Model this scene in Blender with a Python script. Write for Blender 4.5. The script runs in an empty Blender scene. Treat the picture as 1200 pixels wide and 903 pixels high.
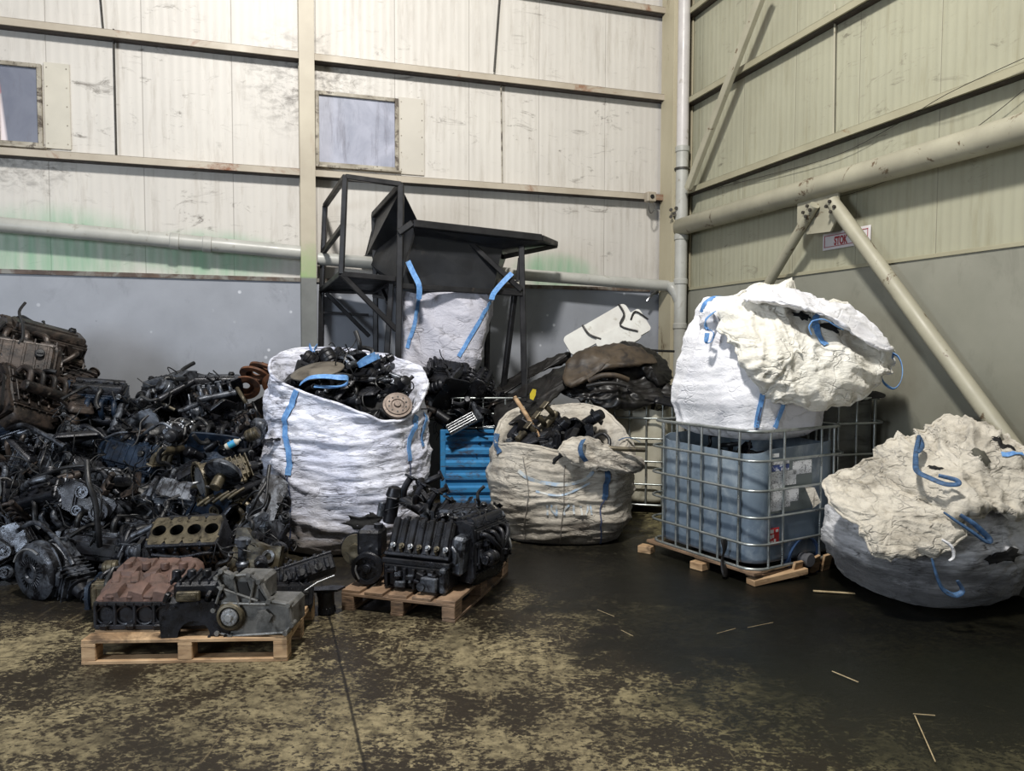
import bpy, math, random
from mathutils import Vector, Matrix, Euler, noise
PI=math.pi
V=Vector
rnd=random.Random(7)
C=bpy.context.scene.collection
sc=bpy.context.scene
# ------------------------------------------------------------ camera
H=1.9; F=896.0; PITCH=.0495; ROLL=-.0031
camd=bpy.data.cameras.new('camera'); cam=bpy.data.objects.new('camera',camd); C.objects.link(cam)
camd.sensor_width=36; camd.lens=F/1200*36; camd.clip_end=200
CM=Matrix.Translation((0,0,H)) @ (Matrix.Rotation(PI/2-PITCH,4,'X') @ Matrix.Rotation(-ROLL,4,'Z'))
cam.matrix_world=CM; sc.camera=cam
CR=CM.to_3x3(); CRI=CR.inverted()
def ray(px,py): return CR @ V(((px-600)/F,(451.5-py)/F,-1))
def at(px,py,Y):
    d=ray(px,py); return V((0,0,H))+d*(Y/d.y)
def atz(px,py,z):
    d=ray(px,py); return V((0,0,H))+d*((z-H)/d.z)
def proj(p):
    q=CRI@(p-V((0,0,H))); return (600-F*q.x/q.z, 451.5+F*q.y/q.z)
TH=.3114; CX,CY=2.316,10.86
SL=V((-math.cos(TH),-math.sin(TH),0)); NL=V((math.sin(TH),-math.cos(TH),0))
SR=V((math.sin(TH),-math.cos(TH),0)); NR=V((-math.cos(TH),-math.sin(TH),0))
CORN=V((CX,CY,0))
def WL(s,n,z): return CORN+SL*s+NL*n+V((0,0,z))
def WR(s,n,z): return CORN+SR*s+NR*n+V((0,0,z))
def hit(side,px,py,n=0):
    S,N=(SL,NL) if side=='L' else (SR,NR)
    d=ray(px,py); o=V((0,0,H))-CORN
    t=(n-o.dot(N))/d.dot(N); p=o+d*t
    return p.dot(S),p.z
def hitp(side,px,py,n=0):
    s,z=hit(side,px,py,n); return (WL if side=='L' else WR)(s,n,z)
# ------------------------------------------------------------ materials
def nt(m):
    m.use_nodes=True; t=m.node_tree; b=t.nodes['Principled BSDF']; return t,b
class NB:
    def __init__(s,name):
        s.m=bpy.data.materials.new(name); s.t,s.b=nt(s.m); s.L=s.t.links
        s.tc=s.t.nodes.new('ShaderNodeTexCoord')
    def n(s,typ,**k):
        o=s.t.nodes.new(typ)
        for a,v in k.items(): setattr(o,a,v)
        return o
    def set(s,node,inp,val):
        if hasattr(val,'is_output') or isinstance(val,bpy.types.NodeSocket): s.L.new(val,node.inputs[inp])
        else: node.inputs[inp].default_value=val
    def coord(s,scale=(1,1,1),rot=(0,0,0),loc=(0,0,0),src='Object'):
        mp=s.n('ShaderNodeMapping'); s.L.new(s.tc.outputs[src],mp.inputs[0])
        mp.inputs['Scale'].default_value=scale; mp.inputs['Rotation'].default_value=rot; mp.inputs['Location'].default_value=loc
        return mp.outputs[0]
    def noise(s,co,scale,detail=4,rough=.6,dist=0):
        o=s.n('ShaderNodeTexNoise'); s.L.new(co,o.inputs['Vector'])
        o.inputs['Scale'].default_value=scale; o.inputs['Detail'].default_value=detail; o.inputs['Roughness'].default_value=rough; o.inputs['Distortion'].default_value=dist
        return o.outputs['Fac']
    def vor(s,co,scale,feat='F1'):
        o=s.n('ShaderNodeTexVoronoi'); o.feature=feat; s.L.new(co,o.inputs['Vector']); o.inputs['Scale'].default_value=scale; return o.outputs['Distance']
    def rng(s,x,a,b,c=0,d=1,smooth=False):
        o=s.n('ShaderNodeMapRange'); s.L.new(x,o.inputs[0])
        if smooth: o.interpolation_type='SMOOTHSTEP'
        for i,v in zip((1,2,3,4),(a,b,c,d)): o.inputs[i].default_value=v
        return o.outputs[0]
    def math(s,op,a,b=0,c=0):
        o=s.n('ShaderNodeMath',operation=op)
        s.set(o,0,a); s.set(o,1,b)
        if op in('MULTIPLY_ADD','COMPARE'): s.set(o,2,c)
        return o.outputs[0]
    def mix(s,f,a,b,typ='MIX'):
        o=s.n('ShaderNodeMix',data_type='RGBA',blend_type=typ)
        s.set(o,0,f)
        for i,v in ((6,a),(7,b)):
            if isinstance(v,bpy.types.NodeSocket): s.L.new(v,o.inputs[i])
            else: o.inputs[i].default_value=(*v,1) if len(v)==3 else v
        return o.outputs[2]
    def xyz(s,co):
        o=s.n('ShaderNodeSeparateXYZ'); s.L.new(co,o.inputs[0]); return o.outputs
    def bump(s,h,strength=.3,dist=.01):
        o=s.n('ShaderNodeBump'); s.L.new(h,o.inputs['Height']); o.inputs['Strength'].default_value=strength; o.inputs['Distance'].default_value=dist
        s.L.new(o.outputs[0],s.b.inputs['Normal']); return o
    def rand(s):
        return s.n('ShaderNodeObjectInfo').outputs['Random']
    def out(s,col=None,rough=None,metal=None):
        if col is not None: s.L.new(col,s.b.inputs['Base Color'])
        if rough is not None: s.set(s.b,'Roughness',rough)
        if metal is not None: s.set(s.b,'Metallic',metal)
        return s.m
def lin(*c):
    return tuple(((x/255)/12.92 if x/255<=.04045 else ((x/255+.055)/1.055)**2.4) for x in c)
MATS={}
def simple(name,c1,c2,scale=8,rough=(.4,.7),metal=0,bump=.2,detail=6,spread=(.35,.65),grime=None,gthr=(.5,.62),gscale=5,stretch=(1,1,1),bd=.004):
    k=NB(name); co=k.coord(stretch); r=k.rand()
    add=k.n('ShaderNodeVectorMath',operation='ADD'); k.L.new(co,add.inputs[0])
    cmb=k.n('ShaderNodeCombineXYZ'); k.L.new(k.math('MULTIPLY',r,37.0),cmb.inputs[0]); k.L.new(k.math('MULTIPLY',r,11.0),cmb.inputs[2]); k.L.new(cmb.outputs[0],add.inputs[1])
    co=add.outputs[0]
    n=k.noise(co,scale,detail)
    col=k.mix(k.rng(n,*spread),lin(*c1),lin(*c2))
    if grime:
        g=k.noise(co,gscale,8,.7,.6); col=k.mix(k.rng(g,*gthr),col,lin(*grime))
    rg=k.rng(k.noise(co,scale*1.7,3),.3,.7,*rough)
    if bump: k.bump(k.noise(co,scale*4,6,.7),bump,bd)
    MATS[name]=k.out(col,rg,metal); return MATS[name]
# ------------------------------------------------------------ mesh builder
def catmull(P,k=6,closed=False):
    P=[V(p) for p in P]; n=len(P); out=[]
    if n<3 and not closed: return P
    rng=range(n if closed else n-1)
    for i in rng:
        if closed: a,b,c,d=P[i-1],P[i],P[(i+1)%n],P[(i+2)%n]
        else: a,b,c,d=P[max(i-1,0)],P[i],P[i+1],P[min(i+2,n-1)]
        for j in range(k):
            t=j/k; out.append(.5*((2*b)+(c-a)*t+(2*a-5*b+4*c-d)*t*t+(3*b-a-3*c+d)*t**3))
    if not closed: out.append(P[-1])
    return out
def frame(z):
    z=V(z).normalized(); x=V((0,0,1)).cross(z)
    if x.length<1e-3: x=V((1,0,0))
    x.normalize(); return x,z.cross(x),z
class MB:
    def __init__(s,M=None): s.v=[]; s.f=[]; s.M=M or Matrix.Identity(4)
    def add(s,vs,fs):
        o=len(s.v); s.v+= [s.M@V(p) for p in vs]; s.f+=[tuple(i+o for i in f) for f in fs]
    def box(s,c,sz,R=None,ch=.004):
        c=V(c); hx,hy,hz=[a/2 for a in sz]; ch=min(ch,hx*.45,hy*.45,hz*.45)
        vs=[];ix={}
        for sx in(-1,1):
            for sy in(-1,1):
                for sz_ in(-1,1):
                    for a in range(3):
                        p=[sx*(hx-(ch if a!=0 else 0)),sy*(hy-(ch if a!=1 else 0)),sz_*(hz-(ch if a!=2 else 0))]
                        ix[(sx,sy,sz_,a)]=len(vs); p=V(p)
                        if R is not None: p=R@p
                        vs.append(c+p)
        fs=[]
        for a in range(3):
            b,d=(a+1)%3,(a+2)%3
            for sg in(-1,1):
                q=[]
                for (u,w) in((-1,-1),(1,-1),(1,1),(-1,1)):
                    k=[0,0,0]; k[a]=sg;k[b]=u;k[d]=w; q.append(ix[(*k,a)])
                fs.append(q if sg>0 else q[::-1])
            # edges along axis a
            for u in(-1,1):
                for w in(-1,1):
                    k=[0,0,0];k[b]=u;k[d]=w
                    k1=k[:];k1[a]=-1;k2=k[:];k2[a]=1
                    q=[ix[(*k1,b)],ix[(*k2,b)],ix[(*k2,d)],ix[(*k1,d)]]
                    fs.append(q if u*w<0 else q[::-1])
        for sx in(-1,1):
            for sy in(-1,1):
                for z in(-1,1):
                    q=[ix[(sx,sy,z,0)],ix[(sx,sy,z,1)],ix[(sx,sy,z,2)]]
                    fs.append(q if sx*sy*z>0 else q[::-1])
        s.add(vs,fs)
    def cyl(s,p0,p1,r0,r1=None,n=14,cap=True,ch=0):
        p0=V(p0);p1=V(p1); r1=r0 if r1 is None else r1
        L=(p1-p0).length
        if ch: prof=[(0,0),(r0-ch,0),(r0,ch),(r1,L-ch),(r1-ch,L),(0,L)]
        elif cap: prof=[(0,0),(r0,0),(r1,L),(0,L)]
        else: prof=[(r0,0),(r1,L)]
        s.lathe(p0,p1-p0,prof,n)
    def lathe(s,c,axis,prof,n=20):
        x,y,z=frame(axis); c=V(c); vs=[];fs=[];rows=[]
        for r,h in prof:
            if r<=1e-6: rows.append([len(vs)]); vs.append(c+z*h)
            else:
                rows.append(list(range(len(vs),len(vs)+n)))
                for i in range(n):
                    a=2*PI*i/n; vs.append(c+z*h+x*(r*math.cos(a))+y*(r*math.sin(a)))
        for A,B in zip(rows,rows[1:]):
            if len(A)==1 and len(B)==1: continue
            for i in range(n):
                j=(i+1)%n
                if len(A)==1: fs.append((A[0],B[j],B[i]))
                elif len(B)==1: fs.append((A[i],A[j],B[0]))
                else: fs.append((A[i],A[j],B[j],B[i]))
        s.add(vs,fs)
    def tube(s,pts,r,n=8,closed=False,smooth=4,flat=None):
        P=catmull(pts,smooth,closed) if smooth else [V(p) for p in pts]
        m=len(P); vs=[];fs=[]
        t=(P[1]-P[0]).normalized(); x,y,_=frame(t)
        for i in range(m):
            a=P[i-1] if (i>0 or closed) else P[i]; b=P[(i+1)%m] if (i<m-1 or closed) else P[i]
            t=(b-a)
            if t.length<1e-9: t=V((0,0,1))
            t.normalize(); x=(x-t*x.dot(t))
            if x.length<1e-6: x=frame(t)[0]
            x.normalize(); y=t.cross(x)
            rr=r(i/(m-1)) if callable(r) else r
            for k in range(n):
                an=2*PI*k/n; vs.append(P[i]+x*(rr*math.cos(an))+y*(rr*math.sin(an)*(flat or 1)))
        for i in range(m if closed else m-1):
            for k in range(n):
                a=i*n+k;b=i*n+(k+1)%n;c=((i+1)%m)*n+(k+1)%n;d=((i+1)%m)*n+k
                fs.append((a,b,c,d))
        if not closed: fs.append(tuple(range(n))[::-1]); fs.append(tuple(range((m-1)*n,m*n)))
        s.add(vs,fs)
    def bar(s,a,b,w,h=None,up=(0,0,1)):   # square section bar between two points
        a=V(a);b=V(b);h=h or w; z=(b-a).normalized(); x=V(up).cross(z)
        if x.length<1e-3: x=V((1,0,0)).cross(z)
        x.normalize(); y=z.cross(x); R=Matrix((x,y,z)).transposed()
        s.box((a+b)/2,(w,h,(b-a).length),R,min(w,h)*.12)
    def prism(s,poly,h,c=(0,0,0),R=None,ch=0):
        R=R or Matrix.Identity(3); c=V(c); n=len(poly)
        ar=sum(poly[i][0]*poly[(i+1)%n][1]-poly[(i+1)%n][0]*poly[i][1] for i in range(n))
        if ar<0: poly=poly[::-1]
        vs=[c+R@V((p[0],p[1],0)) for p in poly]+[c+R@V((p[0],p[1],h)) for p in poly]
        fs=[tuple(range(n))[::-1],tuple(range(n,2*n))]+[(i,(i+1)%n,n+(i+1)%n,n+i) for i in range(n)]
        s.add(vs,fs)
    def bolt(s,p,ax,r=.007,h=.007):
        ax=V(ax).normalized(); s.cyl(V(p),V(p)+ax*h,r,n=6)
    def build(s,name,mat,parent=None,ang=35,world=False,origin=None):
        vs=s.v; me=bpy.data.meshes.new(name); o=bpy.data.objects.new(name,me)
        if parent is not None:
            o.parent=parent
            if world:
                pm=Matrix.LocRotScale(parent.location,parent.rotation_euler,parent.scale)
                if parent.parent: 
                    q=parent.parent; pm=Matrix.LocRotScale(q.location,q.rotation_euler,q.scale)@pm
                pm=pm.inverted(); vs=[pm@p for p in vs]
        else:
            if origin is None:
                xs=[p.x for p in vs]; ys=[p.y for p in vs]; origin=V(((min(xs)+max(xs))/2,(min(ys)+max(ys))/2,min(p.z for p in vs)))
            origin=V(origin); vs=[p-origin for p in vs]; o.location=origin
        me.from_pydata([tuple(p) for p in vs],[],s.f); me.update()
        me.polygons.foreach_set('use_smooth',[True]*len(me.polygons))
        if ang<180: me.set_sharp_from_angle(angle=math.radians(ang))
        if mat is not None: me.materials.append(mat)
        C.objects.link(o); return o
def tag(o,label=None,cat=None,group=None,kind=None):
    if label: o['label']=label
    if cat: o['category']=cat
    if group: o['group']=group
    if kind: o['kind']=kind
    return o
def thing(name,label,cat,loc=(0,0,0),rot=(0,0,0),group=None):
    o=bpy.data.objects.new(name,None); C.objects.link(o); o.empty_display_size=.1
    o.location=loc; o.rotation_euler=rot; return tag(o,label,cat,group)
def dup(root,loc,rot,scale=1,label=None,cat=None,group=None,swap=None):
    r=root.copy(); C.objects.link(r); r.location=loc; r.rotation_euler=rot; r.scale=(scale,)*3
    tag(r,label,cat,group)
    def sw(c):
        if swap and c.data and c.data.materials and c.data.materials[0] in swap:
            c.material_slots[0].link='OBJECT'; c.material_slots[0].material=swap[c.data.materials[0]]
    sw(r)
    for ch in list(root.children):
        c=ch.copy(); C.objects.link(c); c.parent=r; sw(c)
        for g in list(ch.children):
            d=g.copy(); C.objects.link(d); d.parent=c; sw(d)
    return r
def drop(root):
    for ch in list(root.children):
        for g in list(ch.children): bpy.data.objects.remove(g)
        bpy.data.objects.remove(ch)
    bpy.data.objects.remove(root)
def rotm(x=0,y=0,z=0): return Euler((math.radians(x),math.radians(y),math.radians(z))).to_matrix()
# ------------------------------------------------------------ cloth surfaces
def ridge(p,f,warp=.3):
    q=p*f; w=noise.noise_vector(q*.5)*warp; n=noise.noise(q+w); return 1-min(1,abs(n)*2.4)
class Surf:
    """grid of points over u (around, or across) and v; displaced along its own normals"""
    def __init__(s,f,nu,nv,closed=True,disp=None,flip=False):
        s.nu,s.nv,s.closed=nu,nv,closed
        m=nu if closed else nu+1; s.m=m
        P=[[V(f(i/nu,j/nv)) for i in range(m)] for j in range(nv+1)]
        s.P=P; s.N=s.norm(flip)
        if disp:
            s.P=[[P[j][i]+s.N[j][i]*disp(P[j][i],i/nu,j/nv) for i in range(m)] for j in range(nv+1)]
            s.N=s.norm(flip)
        s.px=None
    def norm(s,flip):
        N=[];m=s.m
        for j in range(s.nv+1):
            row=[]
            for i in range(m):
                if s.closed: a,b=s.P[j][i-1],s.P[j][(i+1)%m]
                else: a,b=s.P[j][max(i-1,0)],s.P[j][min(i+1,m-1)]
                c,d=s.P[max(j-1,0)][i],s.P[min(j+1,s.nv)][i]
                n=(b-a).cross(d-c)
                if n.length<1e-12: n=V((0,0,1))
                n.normalize(); row.append(-n if flip else n)
            N.append(row)
        return N
    def faces(s,mb):
        vs=[p for r in s.P for p in r]; m=s.m; fs=[]
        for j in range(s.nv):
            for i in range(s.nu):
                k=(i+1)%m; fs.append((j*m+i,j*m+k,(j+1)*m+k,(j+1)*m+i))
        mb.add(vs,fs)
    def ev(s,u,v,off=0):
        v=max(0,min(.9999,v)); y=v*s.nv; j=int(y); fy=y-j
        x=(u%1 if s.closed else max(0,min(.9999,u)))*s.nu; i=int(x); fx=x-i; k=(i+1)%s.m
        def L(A): return (A[j][i]*(1-fx)+A[j][k]*fx)*(1-fy)+(A[j+1][i]*(1-fx)+A[j+1][k]*fx)*fy
        n=L(s.N).normalized(); return L(s.P)+n*off,n
    def find(s,px,py,tol=9):
        if s.px is None: s.px=[(proj(s.P[j][i]),s.P[j][i],i/s.nu,j/s.nv) for j in range(s.nv+1) for i in range(s.m)]
        best=None
        for q,p,u,v in s.px:
            d=abs(q[0]-px)+abs(q[1]-py)
            sc_=d+max(0,0)+(p.y*14 if d<tol*2 else 1e4+0)
            if best is None or sc_<best[0]: best=(sc_,u,v)
        return best[1],best[2]
    def path(s,pts,k=5):
        uv=[s.find(*p) for p in pts]; out=[]
        for a in range(1,len(uv)):
            u0=uv[a-1][0];u1=uv[a][0]
            if s.closed:
                while u1-u0>.5: u1-=1
                while u1-u0<-.5: u1+=1
            uv[a]=(u1,uv[a][1])
        return [(p.x,p.y) for p in catmull([V((a,b,0)) for a,b in uv],k)] if len(uv)>2 else [(uv[0][0]+(uv[1][0]-uv[0][0])*t/k,uv[0][1]+(uv[1][1]-uv[0][1])*t/k) for t in range(k+1)]
    def strap(s,mb,pts,w=.05,off=.008,k=6,tail=None):
        pn=[s.ev(u,v,off) for u,v in s.path(pts,k)]
        ribbon(mb,[p for p,n in pn],[n for p,n in pn],w)
    def patch(s,mb,px,py,rx,ry,off=.006,n=18,jag=.35,seed=0,ang=0):
        u0,v0=s.find(px,py); rr=random.Random(seed)
        # pixel radii to uv radii by finite search
        p0,n0=s.ev(u0,v0); pu,_=s.ev(u0+.01,v0); pv,_=s.ev(u0,v0+.01 if v0<.95 else v0-.01)
        mpp=p0.y/F; du=.01*rx*mpp/max(1e-4,(pu-p0).length); dv=.01*ry*mpp/max(1e-4,(pv-p0).length)
        rows=[]
        J=[1+jag*(rr.random()-.5)*2 for _ in range(n)]
        vs=[];fs=[]
        for r in range(1,5):
            for i in range(n):
                a=2*PI*i/n; q=r/4*(J[i] if r>2 else 1)
                x=math.cos(a)*q;y=math.sin(a)*q; x,y=x*math.cos(ang)-y*math.sin(ang),x*math.sin(ang)+y*math.cos(ang)
                vs.append(s.ev(u0+du*x,v0+dv*y,off if r<4 else off*.3)[0])
        vs.append(s.ev(u0,v0,off)[0]); c=len(vs)-1
        for i in range(n):
            k=(i+1)%n; fs.append((c,i,k))
            for r in range(3): fs.append((r*n+i,(r+1)*n+i,(r+1)*n+k,r*n+k))
        mb.add(vs,fs)
def ribbon(mb,P,N,w,th=.004):
    vs=[];fs=[];m=len(P)
    for i in range(m):
        t=(P[min(i+1,m-1)]-P[max(i-1,0)]).normalized(); n=V(N[i]); n=(n-t*n.dot(t)); 
        if n.length<1e-5: n=frame(t)[0]
        n.normalize(); b=t.cross(n); ww=w(i/(m-1)) if callable(w) else w
        q=P[i]
        vs+=[q-b*ww/2,q+b*ww/2,q+b*ww/2+n*th,q-b*ww/2+n*th]
    for i in range(m-1):
        for k in range(4):
            a=i*4+k;b_=i*4+(k+1)%4; fs.append((a,b_,b_+4,a+4))
    fs+= [(3,2,1,0),((m-1)*4,(m-1)*4+1,(m-1)*4+2,(m-1)*4+3)]
    mb.add(vs,fs)
def lerp_keys(K,t):
    if t<=K[0][0]: return K[0][1:]
    for a,b in zip(K,K[1:]):
        if t<=b[0]:
            f=(t-a[0])/(b[0]-a[0]); f=f*f*(3-2*f)
            return tuple(x+(y-x)*f for x,y in zip(a[1:],b[1:]))
    return K[-1][1:]
def supell(a,n):
    c,s_=math.cos(a),math.sin(a); return (abs(c)**(2/n))*(1 if c>=0 else -1),(abs(s_)**(2/n))*(1 if s_>=0 else -1)
# ============================================================ ROOM
def wall_mat(name,base,base2,grime,seam_off,ribk=66,green=None,gcol=None,ribs=.20,soot=()):
    k=NB(name); co=k.coord(); X=k.xyz(co)
    n1=k.noise(co,.7,5,.6); col=k.mix(k.rng(n1,.3,.7),lin(*base),lin(*base2))
    # micro ribs, their shading darkened into the colour
    w=k.math('SINE',k.math('MULTIPLY',X[0],ribk)); w=k.rng(w,-1,1)
    col=k.mix(k.math('MULTIPLY',k.math('POWER',w,3.0),ribs),col,lin(*[c*.78 for c in base]))
    # vertical streaks of dirt
    cs=k.coord((2.4,2.4,.28)); st=k.noise(cs,3.2,8,.72); col=k.mix(k.rng(st,.52,.78,0,.6),col,lin(*grime))
    # curved scuffs
    cs2=k.coord((1.0,1,2.6)); sc_=k.noise(cs2,2.6,9,.75,1.1); m2=k.noise(co,.55,2); 
    f=k.math('MULTIPLY',k.rng(sc_,.57,.66),k.rng(m2,.44,.62,0,.8)); col=k.mix(f,col,lin(70,62,52))
    # seams between sandwich panels
    t=k.math('ADD',X[0],-seam_off); t=k.math('DIVIDE',t,.95); fr=k.math('FRACT',t); d=k.math('ABSOLUTE',k.math('SUBTRACT',fr,.5))
    seam=k.rng(d,.4935,.498); col=k.mix(k.math('MULTIPLY',seam,.42),col,lin(80,72,62))
    if green:
        for (gx,gz,sx,sz) in green:
            a=k.math('POWER',k.math('DIVIDE',k.math('SUBTRACT',X[0],gx),sx),2); b=k.math('POWER',k.math('DIVIDE',k.math('SUBTRACT',X[2],gz),sz),2)
            e=k.rng(k.math('ADD',a,b),1,0,0,1,True); e=k.math('MULTIPLY',e,k.rng(k.noise(cs,2.5,5),.3,.6,.3,1))
            col=k.mix(k.math('MULTIPLY',e,.85),col,lin(*gcol))
    for (gx,gz,sx,sz) in soot:
        a=k.math('POWER',k.math('DIVIDE',k.math('SUBTRACT',X[0],gx),sx),2); b=k.math('POWER',k.math('DIVIDE',k.math('SUBTRACT',X[2],gz),sz),2)
        e=k.rng(k.math('ADD',a,b),1,0,0,1,True); e=k.math('MULTIPLY',e,k.rng(k.noise(k.coord((1,1,1.6)),7,8,.7,.4),.46,.66)); col=k.mix(k.math('MULTIPLY',e,.62),col,lin(66,60,54))
    h=k.math('SUBTRACT',k.math('MULTIPLY',w,.35),k.math('MULTIPLY',seam,2.0))
    k.bump(h,.35,.012)
    return k.out(col,.5)
def plaster(name,base,base2,dark,specks=True):
    k=NB(name); co=k.coord(); X=k.xyz(co)
    col=k.mix(k.rng(k.noise(co,1.1,6,.62),.32,.68),lin(*base),lin(*base2))
    g=k.noise(k.coord((1,1,.6)),2.2,9,.72,.5); col=k.mix(k.rng(g,.56,.78,0,.55),col,lin(*dark))
    # darker yellowish tone low on the wall
    low=k.rng(X[2],1.9,1.1); low=k.math('MULTIPLY',low,k.rng(k.noise(co,1.6,4),.3,.6,.4,1)); col=k.mix(k.math('MULTIPLY',low,.55),col,lin(88,84,66))
    if specks:
        v=k.vor(co,6.5); s_=k.math('MULTIPLY',k.rng(v,.15,.09),k.rng(k.noise(co,1.3,3),.5,.6)); col=k.mix(s_,col,lin(205,208,215))
        v=k.vor(co,7); s_=k.math('MULTIPLY',k.rng(v,.09,.05),k.rng(k.noise(co,1.8,3),.55,.62)); col=k.mix(s_,col,lin(45,46,50))
    ln=k.noise(co,26,4); k.bump(ln,.12,.004)
    return k.out(col,.55)
_g1=hit('L',60,290); _g2=hit('L',650,318); _g3=hit('L',250,300)
_s1=hit('L',345,95); _s2=hit('L',390,110); _s3=hit('L',25,195)
M_wl=wall_mat('sandwich_panel_left',(200,196,189),(188,184,178),(132,122,108),.17,ribs=.10,soot=[(_s1[0],_s1[1],.75,.8),(_s2[0],_s2[1],.7,.6),(_s3[0],_s3[1],.6,.35)],green=[(_g1[0],_g1[1],1.2,.55),(_g2[0],_g2[1],.7,.3),(_g3[0],_g3[1],1.0,.35)],gcol=(120,165,132))
M_wr=wall_mat('sandwich_panel_right_shade',(166,165,144),(152,150,130),(120,112,82),.35)  # darker base than the left panels carries the shade on this wall
M_gl=plaster('grey_wall_left',(150,154,163),(134,138,146),(84,86,90))
M_gr=plaster('grey_wall_right',(142,141,129),(128,128,116),(82,80,70),False)
def slab(name,side,s0,s1,z0,z1,n0,n1,mat):
    mb=MB(); a=-1 if side=='R' else 1
    xs=sorted((a*s0,a*s1)); mb.box(((xs[0]+xs[1])/2,(n0+n1)/2,(z0+z1)/2),(xs[1]-xs[0],n1-n0,z1-z0),ch=.002)
    o=mb.build(name,mat,origin=(0,0,0)); o.location=CORN; o.rotation_euler=(0,0,PI+TH if side=='L' else PI/2+TH)
    return tag(o,kind='structure')
ZG=2.70
slab('wall_left','L',-.3,12.5,ZG,9,-.14,0,M_wl)
slab('wall_left_lower','L',-.3,12.5,0,ZG,-.14,.03,M_gl)
slab('wall_right','R',-.3,10.5,ZG,9,-.14,0,M_wr)
slab('wall_right_lower','R',-.3,10.5,0,ZG,-.14,.03,M_gr)
# flashing strip on top of the grey wall
M_flash=simple('brown_flashing',(96,78,66),(60,48,42),3,bump=.1,grime=(120,118,112),gthr=(.45,.6))
M_paint=simple('cream_paint',(196,186,168),(178,168,150),1.5,(.4,.6),grime=(112,78,52),gthr=(.60,.68),gscale=2.2,stretch=(1,1,.5),bump=.08)
M_rail=simple('rail_paint',(176,167,152),(154,144,128),1.5,(.4,.6),grime=(120,74,44),gthr=(.56,.66),gscale=1.3,bump=.08)
M_railR=simple('rail_paint_shade',(162,158,134),(146,141,118),1.5,(.45,.6),grime=(120,90,50),gthr=(.60,.68),gscale=1.3,bump=.08)
M_tube=simple('brace_paint',(166,162,142),(148,144,126),2,(.4,.6),grime=(92,76,56),gthr=(.60,.64),gscale=5,bump=.06)
M_darksteel=simple('black_steel',(46,46,48),(30,30,32),5,(.35,.55),.4,grime=(78,70,62),gthr=(.62,.72),bump=.1)
M_pvc=simple('grey_plastic_pipe',(176,176,170),(158,158,152),3,(.35,.5),grime=(120,112,96),gthr=(.58,.7),bump=.03)
M_pvcw=simple('pale_plastic_pipe',(192,188,186),(176,172,170),3,(.35,.5),grime=(130,122,106),gthr=(.6,.7),bump=.03)
M_black=simple('matte_black',(16,16,17),(9,9,10),6,(.5,.8),bump=.1)
slab('trim_1','L',-.0,12.5,ZG-.02,ZG+.03,.0,.055,M_flash)
slab('trim_2','R',-.0,10.5,ZG-.015,ZG+.02,.0,.045,M_railR)
# wall rails (channel section: face plate + top and bottom lips, open below)
M_under=simple('rail_underside_shade',(48,34,26),(32,24,20),4,bump=.1)
def rail(name,side,s0,s1,z,mat,h=.08,d=.15):
    mb=MB(); a=-1 if side=='R' else 1
    xs=sorted((a*s0,a*s1)); xc=(xs[0]+xs[1])/2; L=xs[1]-xs[0]
    mb.box((xc,d-.004,z),(L,.008,h),ch=.002); mb.box((xc,d/2,z+h/2-.004),(L,d,.008),ch=.002); mb.box((xc,d-.016,z-h/2+.004),(L,.03,.008),ch=.002)
    m2=MB(); m2.box((xc,d/2-.01,z-h/2-.004),(L,d-.03,.006),ch=.001)  # dark strip stands in for the shade under the rail
    o=mb.build(name,mat,origin=(0,0,0)); m2.build('underside_shade_strip',M_under,o); o.location=CORN; o.rotation_euler=(0,0,PI+TH if side=='L' else PI/2+TH)
    return tag(o,kind='structure')
colS=(hit('L',351.5,60,.28)[0]+hit('L',367,60,.28)[0])/2
k_=3
for nm,side,px,py in (('trim_3','L',200,46),('trim_4','L',200,190),('trim_5','L',735,4)):
    z=hit('L',px,py,.17)[1]
    rail(nm,'L',.18,12.5,z,M_rail)
for nm,px,py in (('trim_6',1000,150),('trim_7',900,60),('trim_8',815,4)):
    z=hit('R',px,py,.17)[1]; rail(nm,'R',.15,10.5,z,M_railR,.075,.13)
# column on the left wall: cream above, green smear, grey below
k=NB('column_paint'); co=k.coord(); X=k.xyz(co)
col=k.mix(k.rng(k.noise(co,2,4),.3,.7),lin(176,168,150),lin(160,151,134))
col=k.mix(k.rng(k.noise(k.coord((3,3,.6)),2,7),.6,.75,0,.5),col,lin(120,88,60))
gz=k.math('ADD',X[2],k.math('MULTIPLY',k.noise(co,9,4),.5)); col=k.mix(k.rng(gz,3.45,2.95),col,lin(138,160,112))
col=k.mix(k.rng(X[2],ZG+.03,ZG+.0),col,k.mix(k.rng(k.noise(co,3,5),.3,.7),lin(118,120,118),lin(98,100,98)))
M_col=k.out(col,.5)
def ibeam(name,side,s,w,n0,n1,mat,z1=9,web=.012):
    mb=MB(); a=-1 if side=='R' else 1
    for n in(n0,n1-.012): mb.box((a*s,n+.006,z1/2),(w,.012,z1),ch=.002)
    mb.box((a*s,(n0+n1)/2,z1/2),(web,n1-n0-.02,z1),ch=.002)
    o=mb.build(name,mat,origin=(0,0,0)); o.location=CORN; o.rotation_euler=(0,0,PI+TH if side=='L' else PI/2+TH)
    return tag(o,kind='structure')
ibeam('trim_9','L',colS,.175,.035,.28,M_col)
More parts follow.
